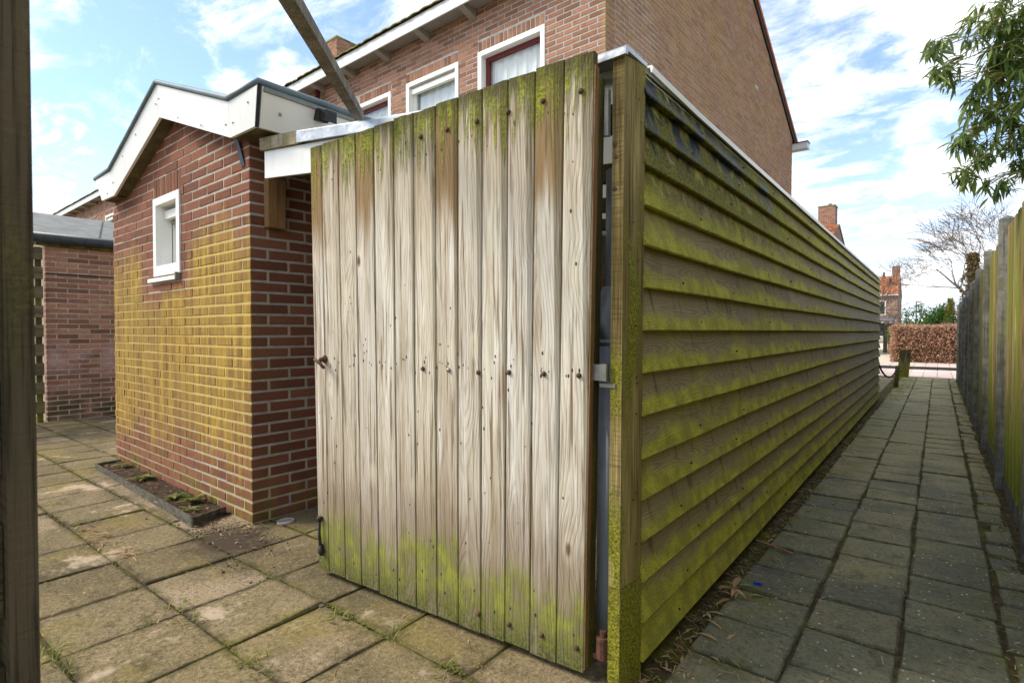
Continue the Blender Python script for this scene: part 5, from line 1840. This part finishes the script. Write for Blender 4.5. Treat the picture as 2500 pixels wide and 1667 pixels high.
# ---- trees
def bare_tree(name, label, base, height, lean, depth, seed, spread=0.55, trunk_r=0.16, droop=0.0, hard_left=0.0):
    t = tag(empty(name, base), label, 'tree')
    rs = random.Random(seed)
    trunk = MB(); br = MB()

    def grow(p, d, L, r, lev):
        pts = [p.copy()]; rad = [r]
        n = 5 if lev < 2 else 4
        for i in range(n):
            d = (d + Vector((rs.gauss(0, .14) - hard_left * 0.10, rs.gauss(0, .14), rs.gauss(0.02, .10) - droop * lev * 0.03))).normalized()
            p = p + d * L / n
            pts.append(p.copy()); rad.append(max(0.006, r * (1 - 0.5 * (i + 1) / n)))
        (trunk if lev == 0 else br).tube(pts, rad, 7 if lev < 2 else 4, caps=False)
        if lev >= depth:
            return
        kids = 4 if lev < 2 else 3
        for k in range(kids + (lev > 1)):
            t_ = rs.uniform(0.35, 1.0) if lev else rs.uniform(0.6, 1.0)
            idx = t_ * (len(pts) - 1); i = min(int(idx), len(pts) - 2)
            q = pts[i].lerp(pts[i + 1], idx - i)
            side = Vector((rs.gauss(0, 1) - hard_left * 0.8, rs.gauss(0, 1), rs.gauss(0.25, .7))).normalized()
            nd = (d * (1 - spread) + side * spread + Vector((0, 0, 0.1))).normalized()
            grow(q, nd, L * rs.uniform(0.55, 0.86), rad[i] * 0.55, lev + 1)
    grow(Vector((0, 0, 0)), Vector((lean[0], lean[1], 1)).normalized(), height * 0.42, trunk_r, 0)
    trunk.build('trunk', M['bark'], t, smooth=True)
    br.build('crown', M['bark'], t, kind='stuff')
    return t


bare_tree('bare_tree', 'big leafless tree leaning over the hedge behind the fence', (2.15, 29.5, 0), 7.4, (-0.02, 0.0), 5, 12, 0.50, 0.15, 0.3, 0.30)
bare_tree('bare_tree', 'small pale leafless tree standing near the far house', (-4.6, 52, 0), 7.5, (0, 0), 4, 31, 0.5, 0.12)
bare_tree('bare_shrub', 'leafless shrub below the window of the far house', (-2.9, 36, 0), 3.6, (0.05, 0), 4, 8, 0.6, 0.06)

iv = tag(empty('ivy_clad_trunk', (0.95, 28.0, 0)), 'thick ivy-covered trunk among the bare branches', 'tree')
MB().tube([(0, 0, 0), (0.03, 0, 2), (0.05, 0, 4.0)], [0.16, 0.13, 0.05], 9).build('trunk', M['bark'], iv, smooth=True)
mb = MB()
for k in range(4500):
    z = 0.3 + 3.9 * rh.random() ** 1.15
    a = rh.uniform(0, 6.28); r = (0.80 - 0.15 * z) * rh.random() ** 0.5 * (1 + 0.9 * wnoise(z * 1.9, math.cos(a) * 1.4, math.sin(a) * 1.4))
    leaf_quad(mb, (0.1 + r * math.cos(a), r * math.sin(a), z), rh.uniform(0.06, 0.11), rh, 0.8)
mb.build('foliage', M['ivy'], iv, kind='stuff')

cf = tag(empty('conifer', (0.36, 26.6, 0)), 'small golden conifer just above the hedge', 'conifer')
MB().tube([(0, 0, 0), (0, 0, 2.2)], [0.06, 0.02], 7).build('trunk', M['bark'], cf)
mb = MB()
for k in range(3200):
    z = rh.random() ** 1.3 * 2.35
    a = rh.uniform(0, 6.28); r = 0.36 * (1 - z / 2.5) ** 0.6 * rh.random() ** 0.3 * (1 + 0.3 * wnoise(z * 4, a * 1.3))
    blade(mb, (r * math.cos(a), r * math.sin(a), z), (math.cos(a) * .5, math.sin(a) * .5, 1), rh.uniform(.06, .11), .03, rh.random(), 0.1, segs=2)
mb.build('crown', M['conifer'], cf, kind='stuff')


def bush(name, label, base, rx, ry, rz_, n, mat, size, seed, cat='shrub'):
    b = tag(empty(name, base), label, cat)
    rs = random.Random(seed)
    st = MB()
    for k in range(7):
        a = rs.uniform(0, 6.28)
        st.tube([(0, 0, 0), (rx * .3 * math.cos(a), ry * .3 * math.sin(a), rz_ * .5), (rx * .7 * math.cos(a), ry * .7 * math.sin(a), rz_ * 1.2)], [0.03, 0.022, 0.008], 5, caps=False)
    st.build('stem', M['bark'], b)
    mb = MB()
    cl = [Vector((rs.gauss(0, .45) * rx, rs.gauss(0, .45) * ry, rz_ * rs.uniform(0.5, 1.75))) for _ in range(26)]
    for k in range(n):
        c = cl[rs.randrange(len(cl))]
        v = Vector((rs.gauss(0, 1), rs.gauss(0, 1), rs.gauss(0, 1))).normalized() * 0.26 * rs.random() ** 0.4
        p = c + Vector((v.x * rx * 1.3, v.y * ry * 1.3, v.z * rz_ * 1.1))
        leaf_quad(mb, p, rs.uniform(size * .7, size * 1.3), rs, 0.42)
    mb.build('foliage', mat, b, kind='stuff')
    return b


bush('laurel_shrub', 'glossy green laurel shrub behind the copper hedge', (-0.25, 27.0, 0), 0.75, 0.6, 1.15, 3800, M['laurel'], 0.11, 3)
bush('laurel_shrub', 'low pale green shrub at the corner behind the hedge', (-1.15, 28.5, 0), 0.5, 0.5, 0.85, 1500, M['laurel'], 0.09, 5)

# ---- garden panel, screen and low roof beyond the drive
gp = tag(empty('slatted_garden_screen', (-2.75, 31.0, 0)), 'orange-brown slatted timber screen at the end of the drive', 'fence')
for k in range(12):
    MB().box(-1.3, 0.42, -0.015, 0.015, 0.06 + 0.125 * k, 0.06 + 0.125 * k + 0.115).build('slat', M['orange_panel'], gp)
MB().box(0.44, 0.53, -0.05, 0.05, 0, 1.75).build('post', M['green_post'], gp)
pf = tag(empty('low_garden_fence', (-1.7, 33.5, 0)), 'grey timber fence running behind the hedge and shrubs', 'fence')
for k in range(24):
    MB().box(-0.5 + 0.2 * k, -0.5 + 0.2 * k + 0.185, -0.012, 0.012, 0.0, 1.52 + 0.02 * (k % 3)).build('board', M['dark_timber'], pf)
lr = tag(empty('white_carport', (-3.4, 36, 0)), 'low white carport roof beside the slatted screen', 'carport')
MB().prism([(-2, 0, 1.75), (1.45, 0, 1.72), (1.45, 0, 1.84), (-2, 0, 1.95)], (0, 3.0, 0)).build('roof', M['fascia_paint'], lr)
for x in (-1.9, 1.3):
    MB().box(x, x + 0.09, 0.1, 0.19, 0, 1.73).build('post', M['white_paint'], lr)
lp = tag(empty('lamp_post', (-1.5, 58, 0)), 'thin street lamp post against the pale sky behind the hedge', 'lamp post')
MB().tube([(0, 0, 0), (0, 0, 3.6)], [0.06, 0.04], 8).build('pole', M['gutter'], lp)
MB().box(-0.05, 0.35, -0.06, 0.06, 3.6, 3.7).build('lamp_head', M['galv'], lp)


M['far_brick'] = brick_mat('far_brick', lin(128, 98, 84), lin(154, 122, 106), lin(172, 142, 124), None, single=False, speck=0.1)


def gable_house(name, label, O, width, dep, eave, ridge, ch, seed, wins=()):
    h = tag(empty(name, O, 0), label, 'house')
    w_ = MB()
    core_wall(w_, 'x', -width, -0.02, 0.0, 0.25, 0, eave, [(a, b, c, d) for a, b, c, d in wins])
    w_.prism([(0, 0.001, 0), (0, dep, 0), (0, dep, eave + 0.05), (0, dep / 2, ridge - 0.06), (0, 0.001, eave + 0.05)], (-0.25, 0, 0))
    w_.box(-width, -0.26, dep - 0.25, dep, 0, eave)
    wall = w_.build('wall', M['house_mortar'], h)
    bl = MB(); rs = random.Random(seed)
    z = 1.6; c = 0
    while z < ridge:
        top = lambda y: eave + (ridge - 0.1 - eave) * (1 - abs(y - dep / 2) / (dep / 2))
        for (a, b) in run(0, dep, 0.21, 0.015, 0.21 if c % 2 else 0.1):
            if z + .05 < top((a + b) / 2):
                bl.box(-0.05, 0.006, a, b, z, z + 0.052, rs.random())
        if z < eave - 0.06:
            for (a, b) in run(0.02, min(width, 5.0), 0.21, 0.015, 0.1 if c % 2 else 0.21):
                for (p, q) in cut((a, b), [(-wb2, -wa2) for wa2, wb2, c0, c1 in wins if c0 - .03 < z < c1], 0.015):
                    bl.box(-q, -p, -0.006, 0.05, z, z + 0.052, rs.random())
        z += 0.065; c += 1
    bl.build('brick', M['far_brick'], wall, kind='stuff')
    ang = math.atan2(ridge - eave, dep / 2)
    rf = MB()
    rf.prism([(0.06, -0.35, eave - 0.1), (0.06, dep / 2, ridge - 0.02), (0.06, dep + 0.35, eave - 0.1), (0.06, dep + 0.35, eave - 0.04), (0.06, dep / 2, ridge + 0.04), (0.06, -0.35, eave - 0.04)], (-width - 0.1, 0, 0))
    roof = rf.build('roof', M['old_tile'], h)
    sl_ = (ridge + 0.04 - (eave - 0.04)) / (dep / 2 + 0.35)
    tl = MB()
    rows = int((dep / 2 + 0.35) / 0.30)
    for r_ in range(rows):
        for k in range(int(min(width, 9) / 0.23)):
            x = 0.04 - 0.23 * k
            y = -0.37 + 0.30 * r_; z = eave - 0.035 + (y + 0.35) * sl_
            rr = rs.random()
            y1 = y + 0.33; z1 = z + 0.33 * sl_ - 0.02
            pr = [(0, 0.035), (-0.06, 0.075), (-0.12, 0.085), (-0.17, 0.06), (-0.23, 0.03)]
            for i in range(4):
                a, b = pr[i], pr[i + 1]
                tl.face([(x + a[0], y, z + a[1]), (x + b[0], y, z + b[1]), (x + b[0], y1, z1 + b[1] - .03), (x + a[0], y1, z1 + a[1] - .03)], rr)
                tl.face([(x + a[0], y, z + a[1] - .03), (x + b[0], y, z + b[1] - .03), (x + b[0], y, z + b[1]), (x + a[0], y, z + a[1])], rr)
    tl.build('roof_tile', M['roof_tile_mass'], roof, kind='stuff')
    MB().box(-width, 0.08, -0.42, -0.36, eave - 0.16, eave - 0.03).build('gutter', M['fascia_paint'], h)
    chimney(h, *ch, M['house_brick_rest'], True)
    for (a, b, c0, c1) in wins:
        wn = empty('window'); wn.parent = h
        f = MB()
        f.box(a, a + .09, -0.01, .1, c0, c1); f.box(b - .09, b, -0.01, .1, c0, c1); f.box(a + .09, b - .09, -0.01, .1, c1 - .09, c1); f.box(a + .09, b - .09, -0.01, .1, c0, c0 + .09)
        f.build('frame', M['white_paint'], wn)
        MB().box(a + .09, b - .09, 0.06, 0.07, c0 + .09, c1 - .09).build('pane', M['glass'], wn)
        MB().box(a + .02, b - .02, 0.2, 0.24, c0, c1).build('room_back', M['dark_pipe'], wn)
    return h, roof


m = Mat('orange_pantile_mass')
r = m.attr()
colr = m.ramp(r, [(0, lin(158, 92, 64)), (0.5, lin(190, 120, 84)), (0.8, lin(206, 142, 104)), (1.0, lin(140, 88, 66))])
M['roof_tile_mass'] = m.finish(colr, 0.85, spec=0.2)
h2, r2 = gable_house('middle_brick_house', 'brick house with orange roof tiles and chimney rising behind the weatherboard wall', (-4.15, 29.0, 0), 12, 8.0, 5.0, 6.65, (-0.90, -0.12, 3.7, 4.5, 6.45, 7.65), 5)
MB().tube([(-1.2, 3.6, 6.5), (-1.2, 3.6, 6.95)], 0.10, 8).build('vent_pipe', M['red_pipe'], r2)
h3, r3 = gable_house('far_brick_house', 'distant brick house with orange tiled roof and white window', (-3.62, 75, 0), 12, 8.0, 5.3, 7.65, (-0.72, 0.0, 3.6, 4.4, 7.5, 8.75), 6,
                     wins=[(-2.9, -1.1, 3.0, 4.6), (-2.6, -1.1, 0.5, 2.2)])
MB().tube([(-1.55, 3.8, 7.5), (-1.55, 3.8, 8.15)], 0.10, 8).build('vent_pipe', M['gutter'], r3)
MB().tube([(-0.85, 2.2, 6.7), (-0.85, 2.2, 7.25)], 0.14, 8).build('vent_pipe', M['gutter'], r3)

# ================================================================== BED by the shed wall
bed = tag(empty('edging_bed', (-4.5, 1.5, 0)), 'narrow soil bed with dark edging boards along the lichen wall', 'flower bed')


def edging(name, a, b, h0, h1, t=0.013):
    a, b = Vector((a[0] + 4.5, a[1] - 1.5, 0)), Vector((b[0] + 4.5, b[1] - 1.5, 0))
    d = (b - a).normalized(); s = Vector((-d.y, d.x, 0)) * t
    n = 7
    mb = MB()
    for i in range(n):
        p, q = a.lerp(b, i / n), a.lerp(b, (i + 1) / n)
        za, zb = h0 + (h1 - h0) * i / n + 0.006 * wnoise(i * 1.7, a.x), h0 + (h1 - h0) * (i + 1) / n + 0.006 * wnoise((i + 1) * 1.7, a.x)
        mb.hexa([(*p[:2], -0.03), (*q[:2], -0.03), (q.x + s.x, q.y + s.y, -0.03), (p.x + s.x, p.y + s.y, -0.03),
                 (*p[:2], za), (*q[:2], zb), (q.x + s.x, q.y + s.y, zb - 0.003), (p.x + s.x, p.y + s.y, za - 0.003)], skip=((3, 5) if 0 < i < n - 1 else ()))
    mb.build(name, M['edging'], bed)


me_ = Mat('dark_edging_board')
nn_ = me_.noise(me_.pos, 30, 4, .65)
cc_ = me_.mix(me_.smooth(nn_, .35, .65), lin(64, 60, 52), lin(104, 98, 86))
cc_ = me_.mix(me_.mul(me_.smooth(me_.noise(me_.pos, 6, 4), .5, .65), .6), cc_, lin(86, 88, 40))
M['edging'] = me_.finish(cc_, 0.9, nn_, 0.004)
edging('edging_board', (-5.553, 1.471), (-3.44, 1.375), 0.046, 0.060)
edging('edging_board', (-3.438, 1.377), (-3.52, 1.607), 0.060, 0.052)
edging('edging_board', (-5.58, 1.66), (-5.556, 1.473), 0.045, 0.047)
sm = MB()
nx, ny = 46, 7
rsx = random.Random(2)
for j in range(ny):
    for i in range(nx):
        u, v = i / (nx - 1), j / (ny - 1)
        xa = -5.55 + u * (2.09 - 0.03 * v); y0_ = 1.486 - 0.096 * u; y1_ = 1.665 - 0.042 * u
        sm.v.append((xa + 4.5, y0_ + (y1_ - y0_) * v - 1.5, 0.022 + 0.014 * wnoise(xa * 9, v * 3) + rsx.gauss(0, .006)))
for j in range(ny - 1):
    for i in range(nx - 1):
        a = j * nx + i
        sm.f.append((a, a + 1, a + nx + 1, a + nx)); sm.r.append(0)
sm.build('soil', M['soil'], bed, smooth=True)
# soil washed out round the shed corner: crumbs of every size
sm = MB(); rc = random.Random(41)
for k in range(2200):
    t = rc.random()
    if t < 0.6:
        x, y = -3.14 + rc.gauss(0, .17), 1.52 + rc.gauss(0, .055)
    elif t < 0.8:
        x, y = -3.40 + rc.gauss(0, .08), 1.44 + rc.gauss(0, .05)
    else:
        x, y = -3.0 + rc.gauss(0, .35), 1.36 + rc.gauss(0, .10)
    if x < -3.215 and y > 1.60:
        continue
    r = rc.uniform(.0015, .004) if rc.random() < .92 else rc.uniform(.004, .008)
    sm.lathe([(r, 0), (r * rc.uniform(.8, 1.1), r * .5), (r * .4, r * rc.uniform(.7, 1.1))], 5, (x, y, -.002), rnd=rc.random())
so = sm.build('soil_crumbs', M['soil'], None)
so['kind'] = 'stuff'; so['label'] = 'dark soil crumbs spilled over the slabs at the shed corner'; so['category'] = 'soil'

rw = random.Random(14)


def rosette(name, label, x, y, z, r, n, mat, group=None, up=0.5):
    t = MB()
    for k in range(n):
        a = 6.28 * k / n + rw.gauss(0, .3)
        e = rw.uniform(0.15, up)
        blade(t, (0, 0, 0), (math.cos(a), math.sin(a), e * 1.6), r * rw.uniform(.6, 1.1), r * rw.uniform(.22, .34), rw.random(), 0.6)
    o = t.build(name, mat, None, loc=(x, y, z))
    return tag(o, label, 'weed', group)


rosette('dandelion_plant', 'leafy pinkish-green weed in the soil bed near its front corner', -3.86, 1.545, 0.035, 0.13, 12, M['weed'], up=0.9)
rosette('dandelion_plant', 'low green weed in the middle of the soil bed', -4.05, 1.50, 0.035, 0.10, 10, M['weed'])
rosette('dandelion_plant', 'yellow-green weed tuft towards the far end of the soil bed', -4.75, 1.56, 0.035, 0.12, 16, M['weed'])
rosette('dandelion_plant', 'small weed at the far end of the soil bed', -5.35, 1.60, 0.035, 0.10, 12, M['weed'])
rosette('dandelion_plant', 'small spiky weed at the front of the soil bed', -3.70, 1.46, 0.035, 0.08, 9, M['weed'])
MB_l = MB().lathe([(0.052, 0.0), (0.052, 0.010), (0.045, 0.013), (0.043, 0.010)], 20)
tag(MB_l.build('drain_lid', M['lid'], None, loc=(-3.10, 1.765, -0.002)), 'round pale drain lid at the foot of the shed side wall', 'drain lid')
wz_ = MB(); wz_.lathe([(0.011, 0), (0.011, 0.002), (0.004, 0.0021)], 12)
tag(wz_.build('washer', M['galv'], None, loc=(-2.027, 1.31, 0.003)), 'small round steel washer lying on the patio slabs', 'washer')

# ---- things lying in the alley
dl = MB()
for k in range(7):
    a = rw.uniform(0, 6.28)
    blade(dl, (rw.gauss(0, .01), rw.gauss(0, .01), 0.012), (math.cos(a), math.sin(a), rw.uniform(0.1, 0.9)), rw.uniform(.07, .12), rw.uniform(.02, .03), rw.random(), 0.8)
tag(dl.build('dead_bamboo_sprig', M['dry'], None, loc=(-0.70, 2.49, 0.002)), 'curled dry leaf sprig beside the blue plastic scrap', 'dead leaves')
bp = MB(); bp.hexa([(-.020, -.007, 0), (.018, -.011, 0), (.022, .009, 0), (-.016, .011, 0), (-.014, -.005, .013), (.010, -.007, .017), (.018, .007, .008), (-.012, .009, .015)])
tag(bp.build('plastic_scrap', M['blue_plastic'], None, loc=(-0.632, 2.624, 0.003)), 'bright blue scrap of plastic on the alley slabs', 'litter')
bp = MB()
blade(bp, (0, 0, 0.004), (1, .35, 0.12), .09, .03, 0, .3)
tag(bp.build('wrapper_scrap', M['green_plastic'], None, loc=(-0.70, 2.57, 0.002)), 'small green wrapper scrap beside the dry leaf sprig', 'litter')
tw = MB(); tw.tube([(0, 0, .012), (.09, -.03, .01), (.2, -.075, .009)], [.004, .0065, .006], 6)
tag(tw.build('bamboo_twig', M['twig'], None, loc=(-0.775, 3.17, 0)), 'brown broken bamboo twig lying by the wall foot', 'twig')
tw = MB(); tw.tube([(0, 0, .008), (.05, .03, .03), (.085, .05, .012)], [.002, .003, .002], 5); tw.tube([(-.02, .03, .006), (.06, .02, .012), (.13, .03, .005)], [.002, .0025, .0015], 5)
tag(tw.build('dry_twig', M['red_twig'], None, loc=(-3.15, 1.60, 0.015)), 'thin dry twig lying near the drain lid', 'twig')

# litter strips: dry leaf scraps, needles, crumbs
lt = MB()
rl = random.Random(77)


def scrap(x, y, z, s, mb):
    a = rl.uniform(0, 6.28)
    if rl.random() < 0.55:
        blade(mb, (x, y, z), (math.cos(a), math.sin(a), rl.uniform(-0.02, 0.14)), s, s * rl.uniform(.14, .3), rl.random(), 0.3, segs=2)
    else:
        w_ = rl.uniform(.0007, .0018)
        d = Vector((math.cos(a), math.sin(a), 0)) * s * 1.3; n_ = Vector((-d.y, d.x, 0)).normalized() * w_
        p = Vector((x, y, z))
        mb.face([p - n_, p + d - n_ + Vector((0, 0, .003)), p + d + n_ + Vector((0, 0, .003)), p + n_], rl.random())


for k in range(520):
    y = 1.5 + 9.5 * rl.random() ** 1.6
    scrap(-0.765 + abs(rl.gauss(0, 0.07)), y, rl.uniform(.001, .010), rl.uniform(.015, .055), lt)
for k in range(520):
    scrap(rl.uniform(-0.75, 0.33), 1.6 + 6 * rl.random() ** 1.8, .004, rl.uniform(.01, .04), lt)
for k in range(700):
    scrap(0.33 - abs(rl.gauss(0, .05)), rl.uniform(2.0, 15.0), rl.uniform(.002, .015), rl.uniform(.015, .05), lt)
for k in range(520):
    scrap(rl.uniform(-5.5, -1.0), rl.uniform(0.3, 1.6), .004, rl.uniform(.008, .03), lt)
for k in range(130):
    scrap(-3.2 + rl.gauss(0, .28), 1.50 + rl.gauss(0, .09), .014, rl.uniform(.01, .05), lt)
for k in range(160):
    scrap(-4.5 + rl.uniform(-1, 1), 1.52 + rl.gauss(0, .05), .035, rl.uniform(.015, .045), lt)
for (x, y) in [(-3.86, 1.0), (-3.57, 0.98), (-3.30, 0.99), (-3.7, 0.99)]:
    for k in range(34):
        scrap(x + rl.gauss(0, .07), y + rl.gauss(0, .035), rl.uniform(.004, .02), rl.uniform(.02, .055), lt)
for k in range(46):
    a_ = rl.uniform(0, 6.28)
    blade(lt, (-0.74 + abs(rl.gauss(0, .10)), 1.9 + 6 * rl.random() ** 1.4, .006), (math.cos(a_), math.sin(a_), rl.uniform(.02, .3)), rl.uniform(.05, .10), rl.uniform(.010, .020), rl.random(), .5)
lo = lt.build('leaf_litter', M['dry'], None)
lo['kind'] = 'stuff'; lo['label'] = 'dry leaf scraps and needles strewn on the paving'; lo['category'] = 'leaf litter'

ms = MB()


def tuft(x, y, s, n):
    for k in range(n):
        a = rl.uniform(0, 6.28)
        blade(ms, (x + rl.gauss(0, s * .5), y + rl.gauss(0, s * .5), -.004), (math.cos(a), math.sin(a), rl.uniform(.5, 2.0)), s * rl.uniform(.5, 1.3), s * .1, rl.random(), 0.7, segs=2)


for (x, y, s) in [(-2.47, .94, .055), (-2.33, .91, .05), (-1.91, 1.30, .06), (-2.44, 1.30, .045), (-4.63, 1.0, .06), (-2.48, .526, .06), (-2.34, .526, .055), (-1.87, .925, .05), (-1.78, .93, .05),
                  (-2.43, .80, .04), (-4.06, .99, .05), (-1.62, 1.33, .05), (-1.30, 1.33, .06), (-1.5, .93, .04), (-3.25, 1.33, .04)]:
    tuft(x, y, s, 22)
for k in range(60):        # along the joints
    if rl.random() < .6:
        tuft(rl.uniform(-5.4, -1.0), rl.choice([.528, .93, 1.332]) + rl.gauss(0, .006), rl.uniform(.012, .035), 6)
    else:
        tuft(-2.83 + .4 * rl.randrange(-6, 5) + rl.gauss(0, .006), rl.uniform(.3, 1.5), rl.uniform(.012, .03), 6)
for k in range(150):
    tuft(-0.74 + abs(rl.gauss(0, .035)), 2.0 + 9.0 * rl.random(), rl.uniform(.015, .05), 6)
for k in range(190):
    tuft(0.34 - abs(rl.gauss(0, .035)), rl.uniform(3, 15), rl.uniform(.015, .05), 6)
for k in range(900):
    tuft(-0.78 + rl.random() * 0.34 * (1 if rl.random() < .8 else 1.6), rl.uniform(11.0, 16.8), rl.uniform(.02, .06), 4)
for k in range(160):
    tuft(rl.choice([-.403, -.098]) + rl.gauss(0, .006), rl.uniform(5.0, 16.5), rl.uniform(.010, .025), 3)
mo = ms.build('grass_tufts', M['weed'], None)
mo['kind'] = 'stuff'; mo['label'] = 'short grass and moss growing in the paving joints'; mo['category'] = 'grass'

# cushions of moss in the joints and on the wall foot
mc = MB()
for k in range(900):
    f = rl.random()
    if f < .35:
        x, y = rl.uniform(-5.4, -1.0), rl.choice([.528, .93, 1.332]) + rl.gauss(0, .008)
    elif f < .55:
        x, y = -2.83 + .4 * rl.randrange(-6, 5) + rl.gauss(0, .008), rl.uniform(.3, 1.5)
    elif f < .85:
        x, y = -0.75 + abs(rl.gauss(0, .05)), 1.7 + 6 * rl.random()
    else:
        x, y = 0.33 - abs(rl.gauss(0, .05)), 2.5 + 6 * rl.random()
    if wnoise(x * 2.3, y * 2.3, 5) < -0.05:
        continue
    for q in range(5):
        r = rl.uniform(.002, .007)
        mc.lathe([(r, 0), (r * .8, r * .4), (r * .3, r * .7)], 5, (x + rl.gauss(0, .012), y + rl.gauss(0, .006), -.005), rnd=rl.random())
mco = mc.build('moss', M['moss'], None, smooth=True)
mco['kind'] = 'stuff'; mco['label'] = 'green moss cushions along joints and wall foot'; mco['category'] = 'moss'
